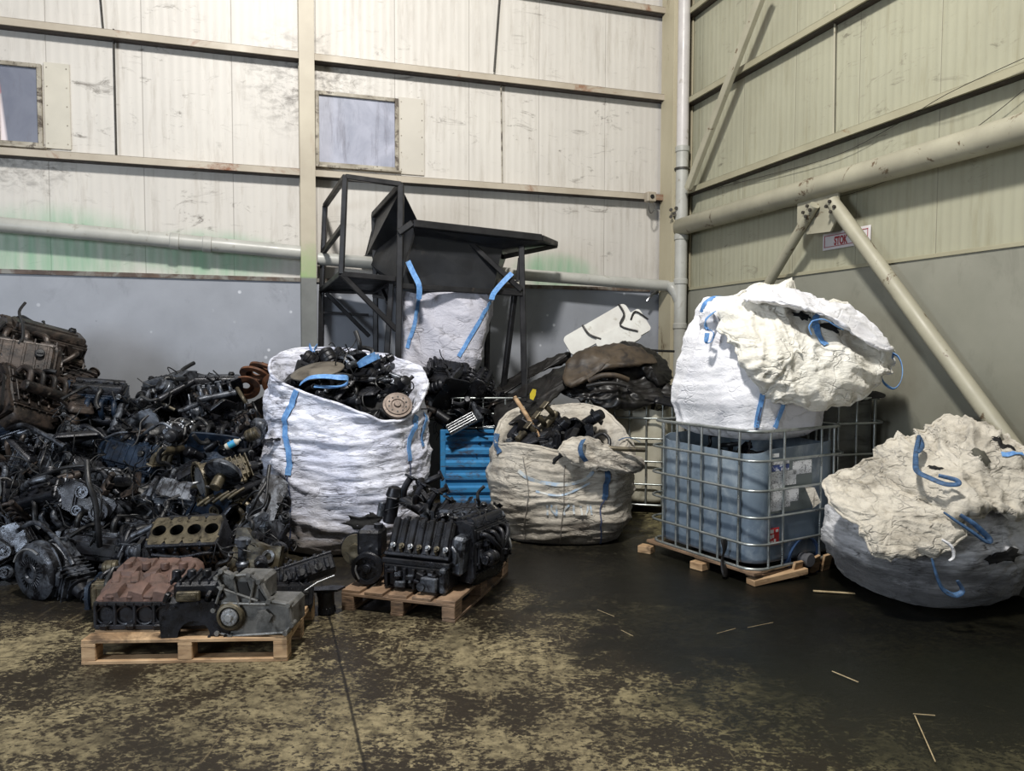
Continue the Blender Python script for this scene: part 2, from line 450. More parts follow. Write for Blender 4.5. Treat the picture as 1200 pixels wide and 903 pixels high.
# corner column: flange facing the left-hand bay, web behind it
M_colc=simple('corner_column_paint',(176,168,144),(160,152,128),1.2,(.45,.6),grime=(100,84,58),gthr=(.60,.70),gscale=2.6,stretch=(1,1,.4),bump=.06)
sA=hit('L',774,180,.05)[0]; sB=hit('L',783,180,.3)[0]
mb=MB()
mb.box((.30,.23,4.5),(.014,.34,9),ch=.002); mb.box((.02,.23,4.5),(.014,.34,9),ch=.002); mb.box((.16,.23,4.5),(.28,.012,9),ch=.002); mb.box((.24,.395,4.5),(.14,.012,9),ch=.002)
o=mb.build('trim_10',M_colc,origin=(0,0,0)); o.location=CORN; o.rotation_euler=(0,0,PI+TH); tag(o,kind='structure')
# ------------------------------------------------------------ floor
k=NB('oily_concrete'); co=k.coord(); X=k.xyz(co)
base=k.mix(k.rng(k.noise(co,.9,6),.3,.7),lin(146,134,104),lin(110,101,78))
base=k.mix(k.rng(k.noise(co,14,8,.7),.42,.60),base,lin(84,76,58))
wear=k.noise(co,4.6,12,.82,.2); fine=k.noise(k.coord((1,1.5,1),(0,0,.3)),26,8,.7,.3); mid=k.noise(co,1.2,4,.5)
blk=k.rng(k.math('ADD',k.math('MULTIPLY',mid,.28),k.math('ADD',k.math('MULTIPLY',wear,.36),k.math('MULTIPLY',fine,.36))),.478,.505)
col=k.mix(blk,base,lin(42,36,28))
big=k.noise(co,.75,6,.62,.4); col=k.mix(k.rng(big,.52,.66,0,.8),col,lin(34,30,24))
# long drag scratches
scr=k.noise(k.coord((9,.8,1),(0,0,.6)),1.6,6,.7); col=k.mix(k.rng(scr,.62,.68,0,.5),col,lin(134,120,92))
scr=k.noise(k.coord((8,.7,1),(0,0,-.9)),1.9,6,.7); col=k.mix(k.rng(scr,.64,.68,0,.5),col,lin(30,26,22))
# wide oil spill under the tote and the right-hand bags
def ell(cx,cy,rx,ry,rot,soft):
    mp=k.coord((1/rx,1/ry,0),(0,0,rot))
    # rotate after translate: translate first
    sub=k.n('ShaderNodeVectorMath',operation='SUBTRACT'); k.L.new(k.tc.outputs['Object'],sub.inputs[0]); sub.inputs[1].default_value=(cx,cy,0)
    r=k.n('ShaderNodeVectorRotate'); k.L.new(sub.outputs[0],r.inputs[0]); r.inputs['Angle'].default_value=rot
    mlt=k.n('ShaderNodeVectorMath',operation='MULTIPLY'); k.L.new(r.outputs[0],mlt.inputs[0]); mlt.inputs[1].default_value=(1/rx,1/ry,0)
    ln=k.n('ShaderNodeVectorMath',operation='LENGTH'); k.L.new(mlt.outputs[0],ln.inputs[0])
    d=k.math('ADD',ln.outputs['Value'],k.math('MULTIPLY',k.math('SUBTRACT',k.noise(co,1.6,8,.72,.5),.5),soft*2.6))
    return k.rng(d,1+soft*.4,1-soft*.6,0,1,True)
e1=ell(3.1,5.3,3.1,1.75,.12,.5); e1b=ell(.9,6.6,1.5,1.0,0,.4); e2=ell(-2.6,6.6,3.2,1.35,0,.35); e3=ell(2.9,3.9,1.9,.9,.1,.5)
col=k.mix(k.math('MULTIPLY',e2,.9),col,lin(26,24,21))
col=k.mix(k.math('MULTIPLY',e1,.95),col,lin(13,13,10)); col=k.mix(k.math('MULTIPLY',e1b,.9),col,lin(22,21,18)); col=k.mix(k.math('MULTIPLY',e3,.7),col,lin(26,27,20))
# greenish tint of worn concrete on the right
gt=k.rng(X[0],.3,1.4); col=k.mix(k.math('MULTIPLY',gt,.4),col,k.mix(1.0,col,lin(150,170,110),'MULTIPLY'))
# dark blobs
sp=k.vor(co,1.15); spn=k.math('ADD',sp,k.math('MULTIPLY',k.noise(co,4,6,.7),.35)); col=k.mix(k.rng(spn,.34,.29,0,.85),col,lin(18,16,14))
# joints
r=k.n('ShaderNodeVectorRotate'); k.L.new(k.tc.outputs['Object'],r.inputs[0]); r.inputs['Angle'].default_value=-TH
Y=k.xyz(r.outputs[0]); pj=Matrix.Rotation(-TH,3,'Z')@atz(402,790,0); pk=Matrix.Rotation(-TH,3,'Z')@atz(560,712,0)
wob=k.math('MULTIPLY',k.math('SUBTRACT',k.noise(co,5,4),.5),.02)
for comp,val,wd in((0,pj.x,.008),(1,pk.y,.005)):
    d=k.math('ABSOLUTE',k.math('ADD',k.math('SUBTRACT',Y[comp],val),wob)); col=k.mix(k.rng(d,wd*1.5,wd*.5,0,.85),col,lin(16,13,11))
wet=k.math('MAXIMUM',e1,k.math('MAXIMUM',e2,blk))
rg=k.rng(wet,0,1,.62,.40); rg=k.math('ADD',rg,k.math('MULTIPLY',k.math('SUBTRACT',k.noise(co,6,5),.5),.3))
k.bump(k.math('ADD',k.math('MULTIPLY',fine,.6),k.math('MULTIPLY',wear,.4)),.25,.01)
k.b.inputs['Specular IOR Level'].default_value=.22
M_floor=k.out(col,rg)
mb=MB(); mb.add([(-13,-3,0),(9,-3,0),(9,14,0),(-13,14,0)],[(0,1,2,3)]); tag(mb.build('floor',M_floor,origin=(0,0,0)),kind='structure')
# ------------------------------------------------------------ windows
def glassmat(name,c1,c2,red=None):
    k=NB(name); co=k.coord(); X=k.xyz(co)
    n=k.noise(co,1.6,5,.6,.5); col=k.mix(k.rng(n,.35,.65),lin(*c1),lin(*c2))
    st=k.noise(k.coord((5,5,.7),(0,.5,0)),1.6,7,.7,.8); col=k.mix(k.rng(st,.60,.8,0,.5),col,lin(205,208,222))  # pale slanting reflections painted into the glass colour
    dr=k.noise(k.coord((6,6,.8)),1.8,8,.7); col=k.mix(k.rng(dr,.52,.72,0,.6),col,lin(92,90,96))
    if red: 
        e=k.rng(k.math('ADD',X[0],k.math('MULTIPLY',X[2],-.10)),red,red+.03); col=k.mix(e,col,k.mix(k.rng(X[2],.56,.53),lin(205,120,120),lin(215,205,208)))
    k.b.inputs['Emission Strength'].default_value=.10; k.L.new(col,k.b.inputs['Emission Color'])  # slight glow added to stand for daylight behind the pane
    k.b.inputs['Coat Weight'].default_value=.5; k.b.inputs['Coat Roughness'].default_value=.08
    return k.out(col,.22)
M_frame=simple('window_frame_paint',(172,166,152),(120,112,98),4,bump=.1,grime=(70,60,50),gthr=(.5,.6),gscale=9)
def window(name,px0,py0,px1,py1,mat,mull=None):
    s1,z1=hit('L',px0,py0,.03); s0,z0=hit('L',px1,py1,.03)
    root=thing(name,None,None,WL((s0+s1)/2,0,z0),(0,0,PI+TH)); tag(root,kind='structure')
    w=s1-s0;h=z1-z0; mb=MB(); f=.045
    for x in(-w/2+f/2,w/2-f/2): mb.box((x,.03,h/2),(f,.05,h))
    for z in(f/2,h-f/2): mb.box((0,.03,z),(w-2*f,.05,f))
    mb.build('window_frame',M_frame,root)
    mb=MB(); mb.box((0,.018,h/2),(w-2*f,.012,h-2*f),ch=.001); mb.build('pane',mat,root)
    mb=MB(); mb.box((0,.05,-.012),(w+.06,.09,.024)); mb.build('window_sill',M_frame,root)
    return root
window('window_1',-8,70,51,173,glassmat('pane_glass_a',(120,124,136),(100,104,118),.10))
window('window_2',369,106,467,201,glassmat('pane_glass_b',(170,172,186),(132,136,150)))
# red reflection is painted into the first pane's left edge
# blanking panels beside the windows
M_blank=simple('blank_panel_metal',(196,191,178),(178,174,162),1.2,(.3,.45),bump=.05,grime=(150,140,120),gthr=(.6,.75),gscale=2)
M_blank2=simple('blank_panel_paint',(188,183,173),(180,175,165),1.2,(.45,.6),bump=.05,grime=(140,128,110),gthr=(.6,.75),gscale=2)
for (a,b,c_,d,mt,lb) in((51,73,84,176,M_blank,'shiny cream metal blanking panel riveted beside the leftmost window'),(467,114,497,206,M_blank2,'cream blanking panel beside the window behind the ladder platform')):
    s1,z1=hit('L',a,b,.0); s0,z0=hit('L',c_,d,.0); root=thing('blanking_panel',lb,'wall panel',WL((s0+s1)/2,0,z0),(0,0,PI+TH))
    w=s1-s0;h=z1-z0; mb=MB(); mb.box((0,.012,h/2),(w,.016,h),ch=.004); mb.build('plate',mt,root)
    mb=MB()
    for i in range(5):
        for x in(-w/2+.03,w/2-.03): mb.cyl((x,.02,h*(.06+.22*i)),(x,.025,h*(.06+.22*i)),.007,n=8)
    mb.build('rivet',M_frame,root)
# conduits
def wire(name,pts,r,mat,label,cat,smooth=4):
    mb=MB(); mb.tube(pts,r,6,smooth=smooth); o=mb.build(name,mat); return tag(o,label,cat)
M_wire=simple('dark_wire',(60,56,50),(40,38,34),5,bump=0)
wire('conduit',[hitp('L',117,-12,.05),hitp('L',121,34,.05)],.010,M_wire,'thin conduit above the top rail on the left, slightly tilted','conduit',0)
wire('conduit',[hitp('L',133,34,.05),hitp('L',136.5,184,.05)],.011,M_wire,'thin vertical conduit between two rails right of the leftmost window','conduit',0)
wire('conduit',[hitp('L',586,-12,.05),hitp('L',579,84,.05)],.013,M_wire,'thin tilted conduit above the top rail, right of the middle column','conduit',0)
wire('conduit',[hitp('L',587,94,.05),hitp('L',588.5,214,.05)],.009,M_frame,'thin vertical conduit between the rails above the black hopper','conduit',0)
wire('conduit',[hitp('R',978.5,5,.05),hitp('R',976.5,157,.05)],.010,M_tube,'thin vertical conduit on the upper right wall','conduit',0)
wire('cable',[hitp('R',1200,68,.2),hitp('R',1110,110,.19),hitp('R',1050,146,.06),hitp('R',980,182,.05),hitp('R',900,205,.05),hitp('R',810,228,.05)],.003,M_wire,'loose cable sagging from the lowest rail of the right wall','cable')
wire('cable',[hitp('R',1200,105,.06),hitp('R',1150,145,.06),hitp('R',1080,192,.06),hitp('R',1000,226,.05),hitp('R',900,248,.05),hitp('R',812,262,.05)],.003,M_wire,'thin cable running behind the big horizontal tube','cable')
# ------------------------------------------------------------ pipes
def pipe(name,label,pts,r,mat,collars=(),cmat=None,smooth=0,cat='pipe',n=20):
    P=[V(p) for p in pts]; root=thing(name,label,cat,P[0])
    mb=MB(); mb.tube(P,r,n,smooth=smooth); mb.build('pipe_run',mat,root,world=True,ang=60)
    for c,d in collars:
        mb=MB(); ax=V(d).normalized(); mb.cyl(V(c)-ax*.05,V(c)+ax*.05,r*1.14,n=n,ch=.008); mb.build('collar',cmat or mat,root,world=True)
    return root
n0=.28
p0=hitp('L',-60,257.5,.18); p1=hitp('L',352,296,.18); p2=hitp('L',372,303,.19); p3=hitp('L',765,333.5,.3); 
ax=(p1-p0).normalized()
pipe('drain_pipe','long grey drain pipe sloping across the left wall to the middle column',[p0,p1],.082,M_pvc,[(hitp('L',205,282.5,.18),ax),(hitp('L',243,286,.18),ax)])
dpx=at(797,300,0.1); 
# vertical downpipe stands in front of the corner column
DP=at(797.5,330,CY-.48); DPx,DPy=DP.x,DP.y
a2=(p3-p2).normalized()
pipe('drain_pipe','grey drain pipe bending down into the corner downpipe',[p2,p3,V((DPx-.13,DPy+.03,p3.z-.03)),V((DPx-.05,DPy+.01,p3.z-.14)),V((DPx,DPy,p3.z-.25))],.075,M_pvc,smooth=4)
zc=lambda py: at(797,py,DPy).z
root=thing('downpipe','pale grey plastic downpipe standing in the corner of the two walls','pipe',(DPx,DPy,0))
mb=MB(); mb.cyl((DPx,DPy,0),(DPx,DPy,zc(173)),.083,n=24); mb.build('lower_pipe',M_pvc,root,world=True,ang=60)
mb=MB(); mb.cyl((DPx,DPy,zc(173)),(DPx,DPy,9),.08,n=24); mb.build('upper_pipe',M_pvcw,root,world=True,ang=60)
for py in(175,278,330,382):
    mb=MB(); z=zc(py); mb.cyl((DPx,DPy,z-.04),(DPx,DPy,z+.04),.094,n=24,ch=.01); mb.build('collar',M_pvc,root,world=True)
mb=MB(); z=zc(198); mb.cyl((DPx,DPy,z-.012),(DPx,DPy,z+.012),.104,n=24); mb.box((DPx,DPy+.1,z),(.04,.12,.024)); mb.build('pipe_clamp',M_wire,root,world=True)
# big horizontal wind brace tube along right wall
def tubepair(name,label,a,b,r,mat): return None
bt0=hitp('R',797,266,.20); bt1=hitp('R',1200,150,.20); dz=(bt1-bt0); bt1=bt0+dz*1.6; bt0z=bt0
root=thing('brace_tube','thick cream horizontal brace tube running along the right wall','brace',bt0)
mb=MB(); mb.cyl(bt0,bt1,.115,n=28,ch=.01); mb.build('tube',M_tube,root,world=True,ang=50)
gp=hitp('R',962,243,.20)
ux=dz.normalized(); 
def gframe(p): # local frame on the right wall: x along ux, y up
    z=NR.copy(); y=(V((0,0,1))-z*0).normalized(); return Matrix((ux,V((0,0,1)),z)).transposed()
G=gframe(gp)
mb=MB(); c=hitp('R',964,243,.20); mb.prism([(-.36,-.10),(-.2,-.24),(.14,-.26),(.24,-.12),(.24,.12),(-.36,.1)],.02,c,G); mb.build('gusset_plate',M_tube,root,world=True)
def bracearm(label,pa,pb,w,holes,flat=.09):
    a=V(pa);b=V(pb); root=thing('brace_tube',label,'brace',b if b.z<a.z else a); d=(b-a).normalized()
    mb=MB(); mb.tube([a,a+d*.18,a+d*.3,b],lambda t:w/2*(1 if t>.1 else .95),18,smooth=0); mb.build('tube',M_tube,root,world=True,ang=60)
    mb=MB()
    s=d.cross(NR).normalized()
    for i,j in holes:
        p=a+d*(.04+.085*i)+s*(.055*j)+NR*(w/2*.9); mb.cyl(p,p+NR*.02,.017,n=8)
    mb.build('bolt',M_wire,root,world=True)
gz=.27
A=hitp('R',975,236,gz); B=hitp('R',1178,512,.16)
bracearm('cream diagonal brace falling right from the gusset plate to the bags',A,B+(B-A)*.10,.135,[(0,-.5),(0,.6),(1,-.6),(1,.5)])
A2=hitp('R',955,240,gz); B2=hitp('R',893,345,.2)
bracearm('short cream diagonal brace falling left behind the white bag',A2,B2+(B2-A2)*.45,.105,[(0,-.6),(0,.5),(1,-.5),(1,.6)])
A=hitp('R',898,-20,.25); B=hitp('R',806,222,.22)
mb=MB(); mb.bar(A,B,.11,.07,NR); tag(mb.build('brace_bar',M_tube),'flat cream diagonal brace rising from the corner downpipe','brace')
# corner node: bolts
mb=MB(); 
for px,py in((786,246),(790,250),(786,254),(792,244)): 
    p=at(px,py,CY-.52); mb.cyl(p,p+V((0,-.03,0)),.022,n=8)
tag(mb.build('bolt_cluster',M_wire),'cluster of dark bolts on the corner column beside the downpipe','bolts')
# small wall box (camera housing) with chain
p=hitp('L',762,231,.24); root=thing('wall_box','small white square box with a black round hole at the end of the left rail','box',p,(0,0,PI+TH))
mb=MB(); mb.box((0,0,0),(.13,.11,.13),ch=.01); mb.build('housing',M_rail,root)
mb=MB(); mb.cyl((.0,.055,0),(.0,.066,0),.028,n=16); mb.build('lens_hole',M_black,root)
mb=MB(); mb.tube([(.03,.03,-.06),(.035,.03,-.16),(.0,.03,-.22),(-.05,.03,-.15),(-.05,.02,-.06)],.006,6); mb.build('chain',M_wire,root)
# water tap
p=hitp('L',768,345,.15); root=thing('water_tap','small steel water tap on the wall below the sloping drain pipe','tap',p,(0,0,PI+TH))
M_steel=simple('bright_steel',(170,172,175),(130,132,136),6,(.2,.4),.8,bump=.05)
mb=MB(); mb.tube([(-.05,-.07,.06),(-.05,0,.06),(.02,.05,.03),(.12,.07,-.04),(.17,.07,-.10)],.014,8); mb.cyl((.0,.03,.05),(.0,.03,.10),.008); mb.box((.0,.03,.105),(.09,.012,.012)); mb.build('spout',M_steel,root)
mb=MB(); mb.cyl((.0,-.07,.06),(.0,-.055,.06),.05,n=16); mb.build('wall_plate',M_steel,root)
# sign on right wall
def text(s,size,mat,name='lettering',parent=None,loc=(0,0,0),rot=(0,0,0),bold=.0,spc=1,ext=.0015,sx=1):
    cu=bpy.data.curves.new(name,'FONT'); cu.body=s; cu.size=size; cu.align_x='LEFT'; cu.extrude=ext; cu.offset=bold; cu.space_character=spc
    o=bpy.data.objects.new('tmp_text',cu); C.objects.link(o); bpy.context.view_layer.update()
    me=bpy.data.meshes.new_from_object(o.evaluated_get(bpy.context.evaluated_depsgraph_get())); bpy.data.objects.remove(o)
    t=bpy.data.objects.new(name,me); me.materials.clear(); me.materials.append(mat); C.objects.link(t); t.parent=parent; t.location=loc; t.rotation_euler=rot; t.scale=(sx,1,1); return t
s0,z0=hit('R',963.5,294,.03); s1,z1=hit('R',1019.5,264,.03); sa,za=hit('R',963.5,274.5,.03); 
root=thing('wall_sign','white rectangular sign with red border and red STOK lettering','sign',WR((s0+s1)/2,.012,(z0+z1)/2-.0),(PI/2,0,TH+PI/2+PI))
w=abs(s1-s0); zb=hit('R',1019.5,286,.03)[1]; h=abs(za-z0); 
M_sign=simple('sign_white',(222,218,220),(208,204,208),2,bump=0); M_red=simple('sign_red',(170,48,58),(150,40,50),5,bump=0)
root.location=WR((s0+s1)/2,.02,z0+h/2)
mb=MB(); mb.box((0,0,0),(w,h,.012),ch=.002); mb.build('board',M_sign,root)
mb=MB(); t=.006
for y in(-h/2+.03,h/2-.03): mb.box((0,y,.008),(w-.05,t,.003),ch=.0)
for x in(-w/2+.03,w/2-.03): mb.box((x,0,.008),(t,h-.05,.003),ch=0)
mb.build('border',M_red,root)
text('STOK',.115,M_red,'lettering',root,(-w/2+.17,-.045,.008),(0,0,0),.004,1.0,.001,.62)
# wall_sign text direction check: local x must run left to right as seen from the room
# ============================================================ BIG BAGS
def cloth(name,base,base2,streak,sthr=(.5,.66),stretch=(1,1,3.2),low=None,lowz=(.5,.15),cast=None,crease=.6,sscale=2.6,bump=.5,blot=None):
    k=NB(name); co=k.coord(); X=k.xyz(co)
    col=k.mix(k.rng(k.noise(co,2.2,4),.35,.65),lin(*base),lin(*base2))
    cs=k.coord(stretch); st=k.noise(cs,sscale,11,.74,.5); sm=k.noise(co,1.3,3,.5)
    f=k.math('MULTIPLY',k.rng(st,*sthr),k.rng(sm,.3,.62,.35,1)); col=k.mix(k.math('MULTIPLY',f,.9),col,lin(*streak))
    if blot:
        b=k.noise(co,4.5,9,.72,.3); col=k.mix(k.rng(b,.58,.70,0,.8),col,lin(*blot))
    if low:
        z=k.math('ADD',X[2],k.math('MULTIPLY',k.math('SUBTRACT',k.noise(cs,2.2,8,.7),.5),.9)); col=k.mix(k.rng(z,lowz[0],lowz[1],0,.85,True),col,lin(*low))
    lines=None
    for (stz,scl,wd,amt,rt) in ((stretch[2]*1.6,1.7,.016,crease,(0,.12,0)),(stretch[2]*.9,2.8,.013,crease*.7,(0,-.35,0)),(1.2,3.6,.011,crease*.45,(.2,.9,0))):
        ln=k.noise(k.coord((.8,.8,stz),rt),scl,3,.5,.25); ln=k.rng(k.math('ABSOLUTE',k.math('SUBTRACT',ln,.5)),wd,0)
        mk=k.rng(k.noise(co,2.9,3),.42,.60); ln=k.math('MULTIPLY',ln,mk); col=k.mix(k.math('MULTIPLY',ln,amt),col,lin(*streak)); lines=ln if lines is None else k.math('ADD',lines,ln)
    fine=k.math('SUBTRACT',k.noise(k.coord((1,1,1.8)),11,7,.7,.8),k.math('MULTIPLY',lines,.5)); wv=k.noise(co,90,2)
    k.bump(k.math('ADD',k.math('MULTIPLY',fine,1.0),k.math('MULTIPLY',wv,.1)),bump,.03)
    k.b.inputs['Sheen Weight'].default_value=.25
    k.b.inputs['Subsurface Weight'].default_value=0
    return k.out(col,.55)
M_bagA=cloth('bag_cloth_blue_white',(236,238,250),(210,214,234),(40,42,56),(.475,.60),(1,1,5.0),(104,92,76),(.50,.12),blot=None,sscale=3.6,crease=.9)
M_bagB=cloth('bag_cloth_beige',(200,193,180),(172,164,150),(62,54,46),(.48,.62),(1,1,3.0),(70,64,54),(.22,.02),blot=(126,116,102))
M_bagC=cloth('bag_cloth_clean',(238,238,242),(222,222,228),(96,94,92),(.64,.74),(1,1,1.2),bump=.45,crease=.2)
M_flapC=cloth('bag_cloth_ivory',(243,240,230),(230,226,213),(160,150,130),(.64,.74),(1,1,1),bump=.9,crease=.0)
M_bagD=cloth('bag_cloth_grey_dirty',(230,230,232),(206,206,210),(34,34,36),(.51,.64),(1,1,4.2),(22,22,23),(.60,.22),blot=None,crease=.9)
M_flapD=cloth('bag_cloth_dirty_ivory',(218,211,196),(198,190,174),(96,86,68),(.50,.66),(1,1,1.6),blot=(140,128,104),bump=.9,crease=.16)
M_bagE=cloth('bag_cloth_hanging',(190,190,201),(170,170,182),(110,108,112),(.62,.76),(1,1,1),bump=.5)
M_strap=simple('blue_strap',(112,160,210),(76,124,184),30,(.5,.7),bump=.4,grime=(60,72,92),gthr=(.56,.70),gscale=9)
M_strapd=simple('dark_blue_strap',(70,104,142),(44,70,102),30,(.5,.7),bump=.4,grime=(40,46,56),gthr=(.5,.66),gscale=9)
M_hole=simple('opening_shade_black',(14,13,13),(6,6,6),9,(.7,.9),bump=.3)  # black patches on the cloth stand in for shade inside openings
M_seam=simple('seam_thread',(70,84,120),(50,56,76),20,bump=0)
def bagsurf(cx,cy,rot,keys,rim,Hh,seed,amp=.03,nu=150,nv=96,lip=.30,zbase=0,hfold=1.0,vfold=.3):
    """keys: (t, a, b, dx, dy, exponent); rim(angle)->height; outer wall for v<.8, inner lip above"""
    cr,sr=math.cos(rot),math.sin(rot); so=V((seed*3.7,seed*1.9,seed*.7))
    VO=.80
    def f(u,v):
        a=2*PI*u; t=v/VO if v<=VO else 1
        A,B,dx,dy,ex=lerp_keys(keys,t)
        x,y=supell(a,ex); Hr=rim(a)
        z=t*Hr
        # rounded foot
        if t<.06: q=.86+.14*math.sqrt(max(0,1-(1-t/.06)**2)); x*=q;y*=q
        px=A*x+dx; py=B*y+dy
        if v>VO:
            w=(v-VO)/(1-VO); th=.012+.09*w; px*=1; L=math.hypot(px-dx,py-dy); s_=max(0,(L-th-.05*w)/L); px=dx+(px-dx)*s_; py=dy+(py-dy)*s_; z-=lip*w*w+.0*w
        X=cx+px*cr-py*sr; Y=cy+px*sr+py*cr
        return V((X,Y,z+zbase))
    def disp(p,u,v):
        e=min(1,v/.05) if v<=VO else .6
        q=p+so
        hq=V((q.x*.55,q.y*.55,q.z*3.6)); w=noise.noise_vector(q*1.1)*.5
        h=ridge(hq+w,1.3)**1.6*.8+ridge(hq+w*1.2,2.6)**1.7*.5+ridge(hq+w*.5,5.2)**1.7*.28
        vq=V((q.x*2.4,q.y*2.4,q.z*.5)); vv=ridge(vq+w,2.0)**2
        low=noise.noise(q*1.6)*1.1
        return e*amp*(h*hfold+vv*vfold*1.6+low*1.0-.75)
    return Surf(f,nu,nv,True,disp)
def loop3(mb,P,w=.05,th=.005):
    P=catmull(P,6); m=len(P); c=sum(P,V((0,0,0)))/m
    ribbon(mb,P,[(p-c) if (p-c).length>1e-4 else V((0,-1,0)) for p in P],w,th)
def padloop(mb,P,r=.017):
    mb.tube(catmull(P,6),lambda t:r*(.75+.5*math.sin(PI*t)),10,smooth=0,flat=.55)
def hem(S,parent,mat,v=.62,r=.012,u0=0,u1=1,name='hem'):
    n=110; P=[S.ev(u0+(u1-u0)*i/n,v,.002)[0] for i in range(n+(0 if u1-u0>=1 else 1))]; mb=MB(); mb.tube(P,r,7,closed=u1-u0>=1,smooth=0); return mb.build(name,mat,parent,world=True,ang=180)
def bez(pts,px=True): return [at(*p) for p in pts]

# ---------- bag A : tall blue-white bag full of engine parts (left centre)
def rimA(a):
    # world angle: -90deg faces camera ; +90 back
    s=math.sin(a); c=math.cos(a)
    return 1.66+.21*s-.12*c-.08*max(0,-s)*max(0,c)-.15*max(0,math.cos(a+.80))**4
ACX,ACY=-1.60,7.42
SA=bagsurf(ACX,ACY,0,[(0,.68,.60,.02,0,2.6),(.25,.76,.66,.0,0,2.4),(.55,.80,.68,-.02,0,2.3),(.8,.76,.66,-.02,0,2.3),(.92,.72,.64,0,0,2.3),(1,.75,.66,.02,0,2.3)],rimA,1.7,1,.034)
ba=thing('bulk_bag','tall white bulk bag with blue straps, torn low and heaped with oily car parts','bag',(ACX,ACY,0))
mb=MB(); SA.faces(mb); mb.build('bag_body',M_bagA,ba,world=True,ang=180)
def straps(S,parent,lst,mat,w=.05,name='strap'):
    for pts in lst:
        mb=MB(); S.strap(mb,pts,w,.010); mb.build(name,mat,parent,world=True,ang=60)
straps(SA,ba,[[(352,449),(341,475),(336,500),(339,530),(340,556)],[(487,488),(479,515),(479,540)],[(497,485),(496,505),(495,522)]],M_strap,.055)
straps(SA,ba,[[(340,556),(341,590),(340,625),(345,645)],[(479,540),(481,560)]],M_seam,.012,'seam')
for P in ([(352,450,6.9),(362,443,6.85),(378,441,6.82),(395,442,6.8),(407,443,6.85),(405,450,6.9),(390,453,6.88),(368,452,6.86)],
          [(372,405,7.9),(368,412,7.8),(375,418,7.75),(384,424,7.7)],[(362,404,7.9),(366,414,7.8)],
          [(440,415,7.4),(428,421,7.3),(420,428,7.2),(437,420,7.2),(444,417,7.3)]):
    mb=MB(); loop3(mb,bez(P),.05); mb.build('strap_loop',M_strap,ba,world=True,ang=60)
mb=MB(); SA.patch(mb,428,611,20,9,.012,seed=3); SA.patch(mb,440,606,10,7,.014,seed=9); mb.build('torn_hole_patch',M_hole,ba,world=True)
mb=MB(); SA.patch(mb,486,582,17,13,.012,seed=5); mb.build('torn_hole_patch',M_hole,ba,world=True)

# ---------- bag B : beige, squat, rim folded (centre)
def rimB(a):
    s=math.sin(a); c=math.cos(a)
    return .99+.20*max(0,s)-.10*max(0,-s)*1.0 +.05*math.sin(3*a+1) -.03*c+ .16*max(0,math.cos(a-1.15))**6
BCX,BCY=.50,7.85
SB=bagsurf(BCX,BCY,-.05,[(0,.60,.60,.03,0,3),(.3,.72,.68,.0,0,2.6),(.6,.74,.68,-.01,0,2.5),(.88,.72,.66,0,0,2.5),(1,.68,.64,.0,0,2.5)],rimB,1,2,.034,lip=.26)
bb=thing('bulk_bag','squat beige bulk bag with dark blue straps holding scrap, between the blue crate and tote','bag',(BCX,BCY,0))
mb=MB(); SB.faces(mb); mb.build('bag_body',M_bagB,bb,world=True,ang=180)
straps(SB,bb,[[(710,548),(709,565),(708,585)],[(583,508),(582,520),(586,530)]],M_strapd,.055)
straps(SB,bb,[[(708,585),(704,605),(703,640)]],M_seam,.013,'seam')
straps(SB,bb,[[(660,545),(661,590),(660,640)],[(612,535),(618,580),(616,630)]],simple('pale_seam',(120,114,106),(96,92,86),20,bump=0),.008,'seam')
# folded-down flap of the rim on the right
def flapf(pix_loop,center,bulge,seed,amp=.03,nr=26,na=96,thick=.0,pw=2.0,ridgef=3.0,back=.35):
    """closed cushion of folded cloth: outline given by points in space, front bulges outward"""
    L=catmull([at(*p) for p in pix_loop],12,True); n=len(L); c=at(*center); so=V((seed*2.3,seed*5.1,seed))
    view=(c-V((0,0,H))).normalized(); view.z*=.4; view.normalize()
    def f(u,v):
        x=u*n; i=int(x)%n; fx=x-int(x); e=L[i]*(1-fx)+L[(i+1)%n]*fx
        # v: 0 = front centre, .6 = outline, 1 = back centre
        if v<=.62: r=math.sin(v/.62*PI/2); d=-bulge*math.cos(v/.62*PI/2)
        else: w=(1-v)/.38; r=math.sin(w*PI/2)*.98; d=bulge*back*math.cos(w*PI/2)+.02
        base=c+(e-c)*r
        # keep outline depth, bulge toward the room
        return base+view*d
    def disp(p,u,v):
        q=p+so; w=noise.noise_vector(q*1.3)*.45
        q2=V((q.x*1.0,q.y,q.z*1.5)); q3=V((q.x*1.6,q.y,q.z*.8))
        h=ridge(q2+w,ridgef*.38)**1.3*.9+ridge(q3+w,ridgef*.8)**1.5*.75+ridge(q2+w*.6,ridgef*1.5)**1.6*.50+noise.noise(q*1.5)*.7+ridge(q3+w*.4,ridgef*2.8)**1.6*.28+ridge(q2,ridgef*5)**1.6*.12
        a=2*PI*u; rq=V((math.cos(a)*2.2,math.sin(a)*2.2,v*1.1+seed))+w*.5
        h+=(ridge(rq,1.5)**1.5*.9+ridge(rq*1.9,1.5)**1.6*.5)*min(1,max(0,(v-.10)*2.6))*(1 if v<.62 else .3)
        return amp*(h-1.4)
    nu=na;nv=nr*2
    t=Surf(f,8,8,True); fl=t.N[1][0].dot(view)>0
    return Surf(f,nu,nv,True,disp,flip=fl)
SBf=flapf([(655,528,7.15),(668,515,7.2),(690,513,7.2),(712,522,7.25),(735,531,7.3),(752,542,7.35),(738,552,7.3),(715,548,7.1),(692,548,7.1),(672,540,7.1)],(700,533,7.2),.10,4,.02)
mb=MB(); SBf.faces(mb); mb.build('folded_rim',M_bagB,bb,world=True,ang=180)
mb=MB(); loop3(mb,bez([(684,515,7.1),(680,524,7.0),(682,533,6.98),(687,540,7.0)]),.05); mb.build('strap_loop',M_strapd,bb,world=True,ang=60)
